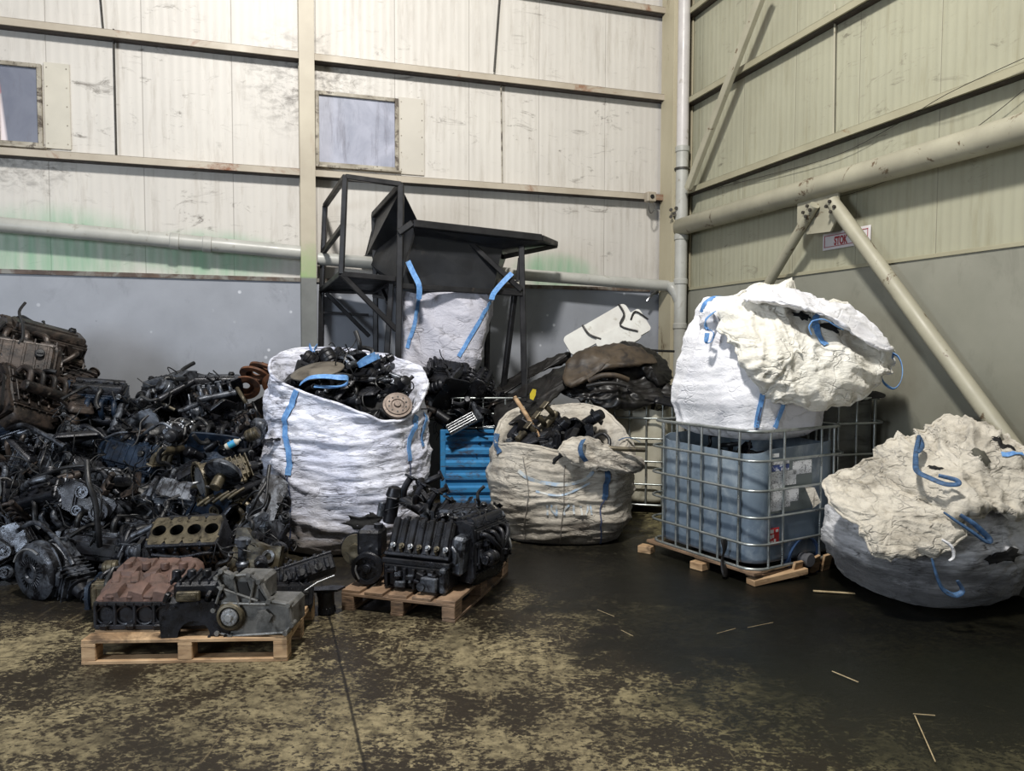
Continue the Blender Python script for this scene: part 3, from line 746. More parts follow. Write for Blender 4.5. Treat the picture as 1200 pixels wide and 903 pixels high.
mb=MB(); loop3(mb,bez([(725,516,7.6),(733,513,7.6),(742,514,7.6),(750,518,7.6)]),.04); mb.build('strap_loop',M_strapd,bb,world=True,ang=60)

# ---------- tote with cage (IBC)
M_galv=simple('galvanised_tube',(172,176,174),(140,146,144),9,(.25,.45),.75,bump=.12,grime=(88,84,72),gthr=(.58,.72),gscale=7)
k=NB('blue_grey_tote_plastic'); co=k.coord(); X=k.xyz(co)
col=k.mix(k.rng(k.noise(co,1.8,5),.35,.65),lin(124,138,150),lin(102,116,130))
wt=k.noise(k.coord((1.4,1.4,.9)),3.0,9,.7,.6); col=k.mix(k.rng(wt,.50,.66,0,.6),col,lin(172,182,188))
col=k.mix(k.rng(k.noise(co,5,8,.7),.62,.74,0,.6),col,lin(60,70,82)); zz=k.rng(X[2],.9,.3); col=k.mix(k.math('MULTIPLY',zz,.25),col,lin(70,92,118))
k.b.inputs['Coat Weight'].default_value=.3
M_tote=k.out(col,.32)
M_totew=simple('milky_tote_plastic',(196,192,176),(168,164,146),2.5,(.35,.5),bump=.05,grime=(104,98,80),gthr=(.52,.68),gscale=3)
M_toteg=simple('dirty_grey_tote_plastic',(98,100,96),(74,76,73),2.5,(.35,.5),bump=.05,grime=(44,44,42),gthr=(.5,.66),gscale=2.5,stretch=(1,1,3))
M_totec=simple('dark_tote_inside',(20,20,20),(12,12,12),3,bump=0)
def rrect(a,b,r,n=7):
    P=[]
    for cx,cy,st in((a-r,b-r,0),(-a+r,b-r,90),(-a+r,-b+r,180),(a-r,-b+r,270)):
        for i in range(n+1):
            t=math.radians(st+90*i/n); P.append((cx+r*math.cos(t),cy+r*math.sin(t)))
    return P
def loopsurf(mb,loops):  # stacked loops of equal count
    n=len(loops[0]); vs=[p for l in loops for p in l]; fs=[]
    for j in range(len(loops)-1):
        for i in range(n): fs.append((j*n+i,j*n+(i+1)%n,(j+1)*n+(i+1)%n,(j+1)*n+i))
    fs.append(tuple(range(n))[::-1]); mb.add(vs,fs)
M_wood=simple('pallet_wood',(188,158,122),(150,120,88),5,(.6,.8),bump=.3,stretch=(1,1,5),grime=(84,66,48),gthr=(.52,.66),gscale=3)
M_woodd=simple('weathered_pallet_wood',(146,120,96),(108,86,66),5,(.6,.8),bump=.3,stretch=(1,1,5),grime=(52,42,34),gthr=(.48,.64),gscale=3)
def cage(root,a,b,z0,z1,rows,pa,pb,r=.011,mat=None,wob=0):
    for i,z in enumerate(rows):
        o=rrect(a+(.022 if 0<i<len(rows)-1 else 0),b+(.022 if 0<i<len(rows)-1 else 0),.15)
        mb=MB(); mb.tube([(x,y,z+(.006*math.sin(7*x+5*y+i) if wob else 0)) for x,y in o],r*(1.25 if i in(0,len(rows)-1) else 1),8,closed=True,smooth=0); mb.build('cage_ring',mat,root,ang=60)
    for x in pa:
        for s in(-1,1):
            mb=MB(); mb.tube([(x,s*(b-.0),z0),(x,s*(b),z1)],r*.95,8,smooth=0); mb.build('cage_post',mat,root,ang=60)
    for y in pb:
        for s in(-1,1):
            mb=MB(); mb.tube([(s*a,y,z0),(s*a,y,z1)],r*.95,8,smooth=0); mb.build('cage_post',mat,root,ang=60)
def bottle(root,a,b,z0,top,mat,r=.16,inner=True):
    mb=MB(); A,B=a-.035,b-.035; base=rrect(A,B,r,9); n=len(base)
    lo=[]
    for fz,sc_ in((0,.94),(.015,.985),(.05,1.0),(.30,.985),(.33,.992),(.55,.982),(.58,.995),(.80,.985),(1,.985)):
        lo.append([(x*sc_,y*sc_,z0+fz*(top(x,y)-z0)) for x,y in base])
    lo.append([(x*.975,y*.975,top(x,y)) for x,y in base]); lo.append([(x*.96,y*.96,top(x,y)-.25) for x,y in base])
    loopsurf(mb,lo); mb.f=mb.f[:-1]
    mb.add([(x*.96,y*.96,max(z0+.02,top(x,y)-.25)) for x,y in base],[tuple(range(n))])
    return mb.build('bottle',mat,root,ang=50)
def ibc(name,label,loc,yaw,a,b,zt,mat,pallet=True,zb=.12,topf=None,rows=None,group=None):
    root=thing(name,label,'tote',loc,(0,0,yaw))
    topf=topf or (lambda x,y: zt-.13)
    rows=rows or [zb,zb+(zt-zb)*.185,zb+(zt-zb)*.38,zb+(zt-zb)*.575,zb+(zt-zb)*.79,zt]
    cage(root,a,b,zb,zt,rows,[x*a*.98 for x in(-.72,-.44,-.2,.05,.38,.74)],[y*b*.98 for y in(-.72,-.42,.42,.72)],mat=M_galv)
    bottle(root,a,b,zb+.02,topf,mat)
    return root
def pallet(name,label,loc,yaw,L=1.2,W=.8,mat=None,hgt=.144,broken=False,group=None,boards=5,seed=0,bkw=.14):
    """top boards run along local x (length); blocks under, bottom runners along x"""
    rr=random.Random(seed); root=thing(name,label,'pallet',loc,(0,0,yaw),group)
    mat=mat or M_wood; bw=(W-.04*(boards-1))/boards
    for i in range(boards):
        y=-W/2+bw/2+i*(bw+.04); mb=MB(); mb.box((0,y,hgt-.011),(L*(1-rr.random()*.01),bw,.022),rotm(0,0,rr.uniform(-.3,.3)),ch=.003); mb.build('top_board',mat,root)
    for x in(-L/2+bkw/2,0,L/2-bkw/2):
        mb=MB(); mb.box((x,0,hgt-.033),(bkw,W,.022),ch=.003); mb.build('cross_board',mat,root)
        for y in(-W/2+.05,0,W/2-.05):
            mb=MB(); mb.box((x,y,.022+(hgt-.066)/2),(bkw,.098,hgt-.066),ch=.004); mb.build('block',mat,root)
    for y in(-W/2+.05,0,W/2-.05):
        mb=MB(); mb.box((0,y,.011),(L,.098,.022),rotm(0,0,rr.uniform(-.3,.3)),ch=.003); mb.build('bottom_board',mat,root)
    return root
# main tote : local x = long side (towards back-left), corner nearest camera at local (-a,-b)?
dL=V((-.515,.857,0)); dR=V((.857,.515,0)); Cn=V((1.935,6.02,0)); La,Lb=1.25,1.13
cen=Cn+dL*La/2+dR*Lb/2; yaw=math.atan2(-dL.y,-dL.x)   # local x points toward the camera-right end
# local x = -dL (toward camera), local y = ? rotate 90 ccw
TA,TB=La/2,Lb/2
def topT(x,y):
    return 1.08+.03*math.sin(9*x+1)+.02*math.sin(17*y)+ (.02 if y>0 else 0)
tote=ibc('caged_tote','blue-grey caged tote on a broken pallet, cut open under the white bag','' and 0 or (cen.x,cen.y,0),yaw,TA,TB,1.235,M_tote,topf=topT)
# which local y is dR ?
yd=V((-math.sin(yaw),math.cos(yaw),0)); sgn=1 if yd.dot(dR)>0 else -1
# camera-left face is local y = -sgn*TB ; camera-right face is local x = +TA
def face(u,z,off=.0): # camera-right face: u 0..1 from near corner to far
    return V((TA+.0+off,-sgn*TB+sgn*2*TB*u,z))
M_paper=NB('printed_label'); k=M_paper; co=k.coord(); br=k.noise(k.coord((1,1,1)),9,9,.8,.6); ln=k.noise(k.coord((1,60,160)),1,2)
col=k.mix(k.rng(br,.56,.60),lin(218,220,222),lin(120,122,126)); ln2=k.math('MULTIPLY',k.rng(ln,.55,.6),k.rng(k.noise(co,6,3),.45,.5)); col=k.mix(k.math('MULTIPLY',ln2,.7),col,lin(70,72,78))
M_paper=k.out(col,.5)
M_plate=simple('label_plate_grey',(112,120,118),(92,102,102),2,(.4,.5),.2,bump=0,grime=(70,76,78),gthr=(.55,.7),gscale=4)
M_blueprint=simple('blue_print',(52,72,130),(200,204,216),16,bump=0,spread=(.5,.54))
M_redp=simple('red_print',(196,42,44),(176,36,40),6,bump=0); M_whitep=simple('white_print',(236,232,230),(220,216,214),6,bump=0); M_blackp=simple('black_print',(40,40,44),(60,60,64),6,bump=0)
def onface(mb,u0,u1,z0,z1,off,th=.003): 
    a=face(u0,z0,off);b=face(u1,z1,off); mb.box(((a.x+b.x)/2,(a.y+b.y)/2,(a.z+b.z)/2),(th,abs(b.y-a.y),abs(b.z-a.z)),ch=0)
mb=MB(); onface(mb,.15,.62,.56,.99,-.018,.006); mb.build('label_plate',M_plate,tote)
for (u0,u1,z0,z1,m) in((.16,.31,.76,.90,M_paper),(.16,.36,.905,.955,M_blueprint),(.18,.36,.96,.985,M_paper),(.32,.44,.78,.90,M_paper),(.40,.61,.86,.97,M_paper),(.17,.30,.58,.74,M_paper),(.30,.38,.60,.75,M_paper),(.38,.47,.64,.76,M_paper),(.18,.25,1.02,1.05,M_paper)):
    mb=MB(); onface(mb,u0,u1,z0,z1,-.012,.003); mb.build('paper_label',m,tote)
mb=MB(); onface(mb,.16,.27,.30,.44,-.016,.003); rl=mb.build('red_label',M_redp,tote)
mb=MB()
for i,(a,b,c_,d) in enumerate(((.168,.21,.40,.43),(.168,.19,.355,.385),(.195,.215,.36,.39),(.165,.205,.31,.335),(.215,.235,.315,.35),(.235,.26,.405,.425))): onface(mb,a,b,c_,d,-.0135,.002)
mb.build('white_marks',M_whitep,tote)
# torn paper flap hanging
mb=MB(); f0=face(.50,.76,.02); mb.add([f0,face(.60,.74,.03),face(.63,.62,.07),face(.56,.57,.05),face(.53,.6,.08)],[(0,1,2,3,4)]); mb.build('torn_paper',M_flapD,tote)
# valve recess and outlet
mb=MB(); c=face(.56,.12,-.03); mb.lathe(c-V((.10,0,0)),(1,0,0),[(0,0),(.17,0),(.19,.08),(.20,.125),(.19,.125),(.17,.02),(0,.02)],28); rec=mb.build('outlet_recess',M_totec,tote)
M_bluedark=simple('blue_recess',(60,84,120),(44,62,94),4,(.3,.5),bump=0)
rec.data.materials[0]=M_bluedark
mb=MB(); c=face(.54,.14,0); mb.cyl(c+V((-.12,0,0)),c+V((.05,0,0)),.05,n=20,ch=.008); mb.cyl(c+V((.03,0,0)),c+V((.065,0,0)),.058,n=20,ch=.006); mb.build('outlet_valve',simple('dull_valve',(96,96,98),(70,70,74),6,bump=.1),tote)
# dark rag hanging on lower ring
M_rag=simple('oily_rag',(24,22,20),(12,11,11),12,(.4,.6),bump=.6)
q=V((TA-.28,-sgn*(TB+.045),.33))
mb=MB(); mb.tube([q,q+V((.01,0,-.08)),q+V((-.005,-.01*sgn,-.17)),q+V((.01,0,-.26)),q+V((.03,-.01*sgn,-.31))],lambda t:.025+.012*math.sin(9*t+1),10,flat=.5); r_=mb.build('oily_rag',M_rag); 
r_.data.transform(Matrix.Translation(r_.location)); pm=Matrix.LocRotScale(tote.location,tote.rotation_euler,None); r_.data.transform(pm); 
bb_=[v.co for v in r_.data.vertices]; oc=V((sum(v.x for v in bb_)/len(bb_),sum(v.y for v in bb_)/len(bb_),min(v.z for v in bb_))); r_.data.transform(Matrix.Translation(-oc)); r_.location=oc
tag(r_,'black oily rag strip hanging from the lowest ring of the blue-grey tote','rag')
# broken pallet under the tote
pr=thing('broken_pallet','broken wooden pallet under the blue-grey caged tote, blocks sticking out','pallet',(cen.x,cen.y,0),(0,0,yaw))
for (x,y,lx,ly) in((0,-sgn*(TB-.03),La+.02,.10),(0,0,La,.10),(0,sgn*(TB-.03),La,.10)):
    mb=MB(); mb.box((x,y,.098),(lx,ly,.024),rotm(0,0,.6),ch=.003); mb.build('deck_board',M_woodd,pr)
for x in(-TA+.05,.0,TA-.05):
    mb=MB(); mb.box((x,0,.075),(.10,Lb-.03,.022),ch=.003); mb.build('cross_board',M_woodd,pr)
for (x,y,rz,mt) in((-TA+.03,-sgn*(TB+.06),25,M_wood),(.05,-sgn*(TB+.02),8,M_wood),(TA-.1,0,0,M_woodd),(TA-.12,sgn*(TB-.08),0,M_woodd),(-TA+.1,sgn*(TB-.1),0,M_woodd),(-TA+.1,0,0,M_woodd),(0,0,0,M_woodd)):
    mb=MB(); mb.box((x,y,.034),(.13,.11,.066),rotm(0,0,rz),ch=.005); mb.build('block',mt,pr)
mb=MB(); mb.box((TA+.0,-sgn*(TB-.28),.045),(.10,.56,.05),rotm(4,0,-8),ch=.004); mb.build('deck_board',M_wood,pr)
for (u,dx,rx) in((.42,.06,62),(.66,.03,75),(.78,.04,65),(.95,-.05,20)):
    f=face(u,.075,dx-.03); mb=MB(); mb.box(f,(.025,.10,.15),rotm(8,14,0)@rotm(rx-70,0,0),ch=.003); mb.build('splintered_board',M_wood,pr)
# ---------- white bag standing on the tote (C)
def rimC(a): return 1.20+.10*math.sin(a)-.10*math.cos(a)
bc=cen+V((0,0,0))
CC=at(868,440,6.75)
SC=bagsurf(2.095,6.85,math.atan2(.515,.857),[(0,.40,.48,0,0,4),(.08,.49,.56,0,0,4),(.28,.53,.60,0,0,3.6),(.45,.50,.57,-.01,.01,3.2),(.68,.42,.46,-.05,.05,2.6),(.9,.28,.32,-.09,.09,2.2),(1,.22,.24,-.10,.10,2.0)],lambda a:1.22,1,5,.026,zbase=1.13,lip=.1,hfold=.5,vfold=.6)
bcr=thing('bulk_bag','clean white bulk bag slumped on top of the blue-grey tote','bag',(2.095,6.85,1.13))
mb=MB(); SC.faces(mb); mb.build('bag_body',M_bagC,bcr,world=True,ang=180)
straps(SC,bcr,[[(895,455),(890,480),(886,500)],[(917,470),(912,485),(908,500)]],M_strap,.04)
straps(SC,bcr,[[(896,450),(889,490),(886,505)]],M_seam,.012,'seam')
SCf=flapf([(842,368,6.55),(858,348,6.6),(885,337,6.65),(915,338,6.7),(945,350,6.75),(965,356,6.8),(990,359,6.8),(1012,376,6.75),(1032,395,6.7),(1048,413,6.6),(1040,434,6.45),(1018,452,6.35),(985,466,6.3),(950,473,6.25),(918,471,6.2),(900,462,6.2),(886,446,6.15),(873,424,6.2),(860,404,6.3),(848,390,6.4)],(940,408,6.35),.22,8,.050,nr=44,na=170,ridgef=2.6)
mb=MB(); SCf.faces(mb); mb.build('folded_skirt',M_flapC,bcr,world=True,ang=180)
SCu=flapf([(868,349,6.5),(890,338,6.5),(920,336,6.55),(948,345,6.6),(968,353,6.6),(995,358,6.6),(1016,374,6.55),(1036,394,6.5),(1046,410,6.42),(1030,408,6.3),(1010,398,6.25),(995,385,6.22),(975,372,6.2),(955,366,6.18),(935,358,6.2),(905,352,6.25),(885,352,6.3)],(962,366,6.3),.07,23,.022,nr=20,na=150,ridgef=4)
mb=MB(); SCu.faces(mb); mb.build('rolled_lip',M_bagC,bcr,world=True,ang=180)
mb=MB(); SCf.patch(mb,942,371,10,6,.012,seed=1,ang=-.5); mb.build('mouth_patch',M_hole,bcr,world=True)
mb=MB(); SCf.patch(mb,971,381,16,6,.012,seed=2,ang=-.6); mb.build('mouth_patch',M_hole,bcr,world=True)
straps(SCf,bcr,[[(963,356),(957,372),(953,385)],[(951,376),(958,392),(967,405)]],M_strap,.05)
mb=MB(); mb.tube([at(952,376,6.15),at(965,374,6.1),at(980,382,6.12),at(988,386,6.2)],.006,6); mb.tube([at(952,376,6.15),at(948,383,6.1),at(951,392,6.1)],.006,6); mb.build('tie_cord',M_strap,bcr,world=True)
for P in ([(1040,412,6.55),(1052,418,6.5),(1057,432,6.45),(1055,447,6.42),(1047,455,6.42),(1036,448,6.45),(1033,438,6.5)],
          [(1046,411,6.55),(1044,424,6.5),(1034,434,6.5)],
          [(822,366,6.8),(826,356,6.75),(836,349,6.75),(848,349,6.8)],
          [(838,365,6.5),(828,374,6.45),(828,384,6.45),(836,390,6.42),(834,399,6.42),(828,401,6.42),(829,390,6.42)]):
    mb=MB(); loop3(mb,bez(P),.042); mb.build('strap_loop',M_strap,bcr,world=True,ang=60)
SCe=flapf([(820,382,6.75),(825,362,6.7),(838,350,6.7),(850,352,6.7),(852,368,6.6),(842,384,6.6)],(836,368,6.6),.08,12,.02,nr=14,na=50)
mb=MB(); SCe.faces(mb); mb.build('bag_ear',M_bagC,bcr,world=True,ang=180)

# ---------- bag D : collapsed dirty bag (right)
DC=V((2.62+.42,5.75,0))
SD=bagsurf(3.24,5.93,TH,[(0,.44,.46,0,0,2.4),(.18,.60,.60,0,0,2.4),(.45,.69,.70,-.02,0,2.3),(.75,.64,.66,0,0,2.2),(1,.46,.48,0,0,2.2)],lambda a:.98+.06*math.cos(a),1,11,.036,lip=.25,hfold=.9)
bd=thing('bulk_bag','collapsed dirty bulk bag with a black underside, lying right of the tote','bag',(3.24,5.93,0))
mb=MB(); SD.faces(mb); mb.build('bag_body',M_bagD,bd,world=True,ang=180)
SDf=flapf([(970,566,5.75),(985,556,5.8),(1010,545,5.85),(1032,541,5.85),(1050,556,5.7),(1075,582,5.45),(1105,598,5.25),(1122,612,5.2),(1118,628,5.15),(1100,648,5.1),(1078,655,5.12),(1050,651,5.15),(1030,650,5.2),(1012,628,5.3),(992,602,5.45),(974,584,5.6)],(1045,602,5.35),.12,15,.034,nr=40,na=140,ridgef=2.4)
mb=MB(); SDf.faces(mb); mb.build('folded_skirt',M_flapD,bd,world=True,ang=180)
SDg=flapf([(1020,545,5.95),(1040,522,6.0),(1060,512,6.0),(1078,515,6.0),(1095,500,6.05),(1125,490,6.05),(1150,497,5.85),(1180,512,5.7),(1212,530,5.55),(1226,570,5.45),(1215,600,5.35),(1180,598,5.25),(1150,590,5.2),(1120,600,5.15),(1090,590,5.35),(1055,565,5.6)],(1125,548,5.55),.16,19,.055,nr=46,na=180,ridgef=2.4)
mb=MB(); SDg.faces(mb); mb.build('folded_skirt',M_flapD,bd,world=True,ang=180)
mb=MB(); SDg.patch(mb,1150,532,15,10,.014,seed=4); mb.build('mouth_patch',simple('grey_inner_cloth',(96,94,84),(70,70,62),5,bump=.3),bd,world=True)
mb=MB(); SDg.patch(mb,1174,524,14,4,.014,seed=6,ang=-.3); mb.build('mouth_patch',M_hole,bd,world=True)
mb=MB(); SDg.patch(mb,1097,549,8,7,.014,seed=7); mb.build('mouth_patch',M_hole,bd,world=True)
straps(SDg,bd,[[(1174,532),(1186,533),(1198,534)]],M_strap,.04)
for P,mt in (([(1077,510,5.65),(1074,525,5.55),(1073,540,5.42),(1075,552,5.3),(1090,560,5.2),(1108,567,5.12),(1123,567,5.1),(1120,562,5.12),(1100,557,5.2)],M_strapd),
          ([(1078,512,5.66),(1080,522,5.6),(1076,530,5.5)],M_strapd),
          ([(1106,600,5.0),(1120,610,4.97),(1138,622,4.95),(1155,634,4.95),(1159,631,4.97),(1142,614,4.97),(1125,603,5.0)],M_strapd),
          ([(1092,654,5.0),(1098,675,4.98),(1105,690,4.98),(1118,697,4.98),(1128,692,4.98),(1122,680,4.98)],M_strapd),
          ([(1104,632,5.0),(1115,640,4.98),(1118,652,4.98),(1112,657,4.98)],M_bagD)):
    mb=MB(); padloop(mb,bez(P)); mb.build('strap_loop',mt,bd,world=True,ang=60)
mb=MB(); SD.patch(mb,1180,650,22,8,.012,seed=14,ang=.3); SD.patch(mb,1165,655,10,6,.013,seed=15); mb.build('torn_hole_patch',M_hole,bd,world=True)

# hems and print
hem(SA,ba,M_bagA,.80,.016); hem(SB,bb,M_bagB,.80,.016); hem(SCf,bcr,M_flapC,.60,.014); hem(SDf,bd,M_flapD,.60,.013); hem(SDg,bd,M_flapD,.60,.013); hem(SBf,bb,M_bagB,.60,.012)
M_faded=simple('faded_blue_print',(150,170,190),(186,186,180),14,bump=0,spread=(.42,.56))
mb=MB(); SB.strap(mb,[(608,551),(622,560),(640,566),(660,567),(682,562),(696,552)],.035,.004); mb.build('faded_print_arc',M_faded,bb,world=True)
mb=MB(); SB.strap(mb,[(630,575),(650,580),(672,576),(690,566)],.02,.004); mb.build('faded_print_arc',M_faded,bb,world=True)
for i,(x,dx) in enumerate(((640,0),(648,3),(656,0),(664,-3),(672,0),(679,3),(687,0),(692,0))):
    mb=MB(); SB.strap(mb,[(x,592),(x+dx*.5,597),(x+dx,603)],.018,.005,k=3); mb.build('faded_letter',M_faded,bb,world=True)
# ============================================================ HOPPER, CRATE, TOTES BEHIND
hp=thing('loading_hopper','black steel loading hopper on legs with a ladder platform and handrail','hopper',at(540,420,8.6)*V((1,1,0)) if 0 else (at(540,420,8.8).x,8.8,0))
def B(name,a,b,w,h=None,mat=None,par=None):
    mb=MB(); mb.bar(a,b,w,h); return mb.build(name,mat or M_darksteel,par or hp,world=True)
def G0(p): return V((p.x,p.y,0))
Y2,Y1,Y3,Y5=8.25,8.45,9.22,9.32
p2t,p1t,p3t=at(404.7,207,Y2),at(470,216,Y1),at(381,241,Y3)
p2b,p1b,p3b=at(400,321,Y2),at(463,327,Y1),at(377,340,Y3)
p5t,p5b=at(438,251,Y5),at(440,342,Y5)
def vert(t,z): return V((t.x,t.y,z))
w=.055
B('handrail_post',p2t,p2b,w); B('handrail_post',p3t,p3b,w)
B('tall_post',p1t,G0(p1b),.068); B('handrail_post',p5t,p5b,w)
B('handrail',p2t,p1t,w); B('handrail',p2t,p3t,w); B('handrail',p1t,p5t,w)
B('handrail',p2b+(p2t-p2b)*.50,p3b+(p3t-p3b)*.45,w)
for a,b in((p2b,p1b),(p2b,p3b),(p3b,p5b),(p1b,p5b)): B('platform_beam',a,b,.06)
mb=MB(); c=(p2b+p1b+p3b+p5b)/4; vs=[p+V((0,0,.01)) for p in(p2b,p1b,p5b,p3b)]; vs+=[p-V((0,0,.012)) for p in vs]; mb.add(vs,[(0,1,2,3),(7,6,5,4),(0,4,5,1),(1,5,6,2),(2,6,7,3),(3,7,4,0)]); mb.build('platform_plate',M_darksteel,hp,world=True)
B('leg',p3b,G0(at(372,398,Y3)),.06); B('leg',p5b,G0(p5b),.06)
B('leg',at(459,330,8.6),V((at(440,470,8.6).x,8.6,0)),.06)
B('brace',p2b,at(465,387,Y1),w); B('brace',at(382,343,Y3),at(433,394,Y5),.05); B('brace',at(379,366,Y3),at(432,369,Y5),.03); B('brace',at(438,346,Y5),at(459,350,8.7),.04); B('brace',at(455,355,8.6),at(443,328,Y5),.04)
# ladder rungs hidden low
# hopper bin
def plate(name,pts,th=.012,mat=None):
    P=[V(p) for p in pts]; n=(P[1]-P[0]).cross(P[2]-P[0]).normalized(); m=len(P); mb=MB()
    mb.add([p+n*th/2 for p in P]+[p-n*th/2 for p in P],[tuple(range(m)),tuple(range(m,2*m))[::-1]]+[(i,m+i,m+(i+1)%m,(i+1)%m) for i in range(m)])
    return mb.build(name,mat or M_darksteel,hp,world=True,ang=20)
k=NB('black_sheet_steel'); co=k.coord(); col=k.mix(k.rng(k.noise(co,1.4,5),.35,.65),lin(34,35,38),lin(50,52,56)); col=k.mix(k.rng(k.noise(co,5,8,.7),.6,.74,0,.5),col,lin(84,80,76)); k.bump(k.noise(co,2,3),.25,.05)
M_sheet=k.out(col,k.rng(k.noise(co,2.5,4),.3,.7,.30,.5),.3)
rl_=at(484,262,8.42); rr_=at(634,279,9.0); fr=at(651,286,9.55)
bl=at(470,334,8.62); br_=at(577,340,8.95)
bkl=at(452,300,9.45); bkr=at(590,300,9.75)
tl=at(486,276,8.62); tr=at(588,292,8.98)       # top corners of front face
plate('front_sheet',[tl,tr,br_,bl],mat=M_sheet)
B('rim_beam',rl_,rr_,.085,.085)
plate('front_flare',[rl_+V((0,0,-.03)),rr_+V((0,0,-.03)),tr,tl],mat=M_sheet)
plate('right_flare',[rr_,fr,at(600,300,9.6),tr],mat=M_sheet)
B('rim_beam',rr_,fr,.07); B('rim_beam',at(652,288,9.5),at(589,301,9.1),.055)
plate('right_sheet',[tr,at(596,292,9.6),at(580,338,9.5),br_],mat=M_sheet)
plate('back_sheet',[at(596,285,9.62),at(452,262,9.45),at(468,338,9.4),at(580,338,9.5)],mat=M_sheet)
# raised side guard on the left
sideT=at(470,218,8.47); sideB=at(438,252,9.28)
plate('side_guard',[sideT+V((0,0,-.02)),at(488,257,8.8),at(487,276,8.62),bl,at(459,336,9.2),at(427,304,9.45),sideB+V((.02,0,-.02))],mat=M_sheet)
B('rim_beam',at(424,303,9.42),at(437,300,9.38),.05)
B('rim_beam',at(467,273,8.42),at(484,261,8.42),.07); B('rim_beam',sideT,sideB,.06)
B('cross_beam',at(468,335,8.5),at(612,344,8.98),.06)
B('leg',at(611,288,9.0),V((at(618,440,9.0).x,9.0,0)),.07)
B('leg',at(603,345,9.02),V((at(574,480,9.5).x,9.5,0)),.06)
B('leg',at(572,340,9.3),V((at(568,440,9.45).x,9.45,0)),.06)
B('brace',at(547,281,8.86),at(611,340,8.95),.06); B('brace',at(606,330,9.0),at(609,302,9.0),.04)
# ---------- hanging bag under the hopper
he=thing('bulk_bag','white bulk bag hanging open under the black hopper by two blue straps','bag',(at(518,430,8.85).x,8.85,0))
def hf(u,v):
    # u around, v top->bottom
    a=2*PI*u; z0=2.60; z1=1.42
    x,y=supell(a,3.2)
    A=.56+.06*math.sin(v*PI*.6)-.03*v; Bd=.30+.12*v
    tl_=at(463,345,8.7); tr_=at(577,347,8.75)
    cx=(tl_.x+tr_.x)/2-.09*v*v; hw=(tr_.x-tl_.x)/2*(1-.02*v)
    ztop=2.53+.015*math.cos(5*a)-.05*(1-abs(x))*0
    z=ztop+(z1-ztop)*v
    return V((cx+hw*x-.10*v*(x>0)*x, 9.02+.8*Bd*y, z))
def hd(p,u,v):
    q=p+V((3,9,1)); d=V((q.x*1.6+q.z*1.3,q.y,q.z*.8-q.x*.6)); w=noise.noise_vector(q*1.2)*.4
    return .035*(ridge(d+w,1.3)**1.5*1.1+ridge(d+w,2.8)**1.6*.6+noise.noise(q*2)*.7-.9)
SH=Surf(hf,140,80,True,hd); 
# orientation: v runs downward so flip
if SH.N[40][105].y>0: SH=Surf(hf,140,80,True,hd,flip=True)
mb=MB(); SH.faces(mb); mb.build('bag_body',M_bagE,he,world=True,ang=180)
straps(SH,he,[[(491,350),(488,365),(484,385),(477,408)],[(576,350),(566,368),(552,392),(538,418)]],M_strap,.045)
mb=MB(); P=[at(478,306,8.52),at(484,319,8.5),at(491,334,8.46),at(491,350,8.5)]; P=catmull(P,6); ribbon(mb,P,[V((0,-1,0))]*len(P),.06); mb.build('strap',M_strap,he,world=True)
mb=MB(); P=[at(600,320,8.9),at(590,330,8.85),at(579,343,8.75),at(576,351,8.6)]; P=catmull(P,6); ribbon(mb,P,[V((0,-1,.3))]*len(P),.06); mb.build('strap',M_strap,he,world=True)
# ---------- blue steel crate
k=NB('scuffed_blue_paint'); co=k.coord(); X=k.xyz(co)
col=k.mix(k.rng(k.noise(co,2,4),.3,.7),lin(58,136,190),lin(40,112,166))
rs=k.noise(k.coord((1,1,3)),4.2,10,.74,.4); col=k.mix(k.rng(rs,.50,.62,0,.85),col,lin(70,58,52)); col=k.mix(k.rng(k.noise(co,3.1,8,.7),.62,.7,0,.6),col,lin(120,160,186))
lw=k.math('ADD',X[2],k.math('MULTIPLY',k.noise(co,4,6),.25)); col=k.mix(k.rng(lw,.34,.22),col,lin(56,38,30))
M_crate=k.out(col,.5)
cr=thing('steel_crate','blue corrugated steel crate with rusty bottom between the two big bags','crate',(at(560,600,8.9).x+.1,8.95,0),(0,0,.06))
W_,D_,Hc=1.05,.8,.98
for sy in(-1,1):
    mb=MB(); n=6; h=(Hc-.12)/n
    for i in range(n):
        z=.1+h*i; mb.prism([(0,z),(-.03*sy*-1 if 0 else .03,z+.03),(.03,z+h*.55),(0,z+h*.7),(0,z+h),(-.012,z+h),(-.012,z)],W_-.1,(-W_/2+.05,sy*(D_/2-.03),0),Matrix(((0,0,1),(sy,0,0),(0,1,0))))
    mb.build('side_panel',M_crate,cr)
for sx in(-1,1):
    mb=MB()
    for i in range(6): mb.box((sx*(W_/2-.02),0,.1+(Hc-.12)/6*(i+.5)),(.03,D_-.08,(Hc-.12)/6*.8),ch=.008)
    mb.box((sx*(W_/2-.03),0,Hc/2+.03),(.012,D_-.06,Hc-.1)); mb.build('end_panel',M_crate,cr)
for sx in(-1,1):
    for sy in(-1,1):
        mb=MB(); mb.box((sx*(W_/2-.025),sy*(D_/2-.02),Hc/2),(.06,.06,Hc),ch=.006); mb.build('corner_post',M_crate,cr)
mb=MB()
for sy in(-1,1): mb.box((0,sy*(D_/2-.02),Hc-.02),(W_-.1,.05,.04)); mb.box((0,sy*(D_/2-.02),.08),(W_-.1,.05,.06))
mb.box((0,0,.09),(W_-.1,D_-.1,.02)); mb.build('floor_frame',M_crate,cr)
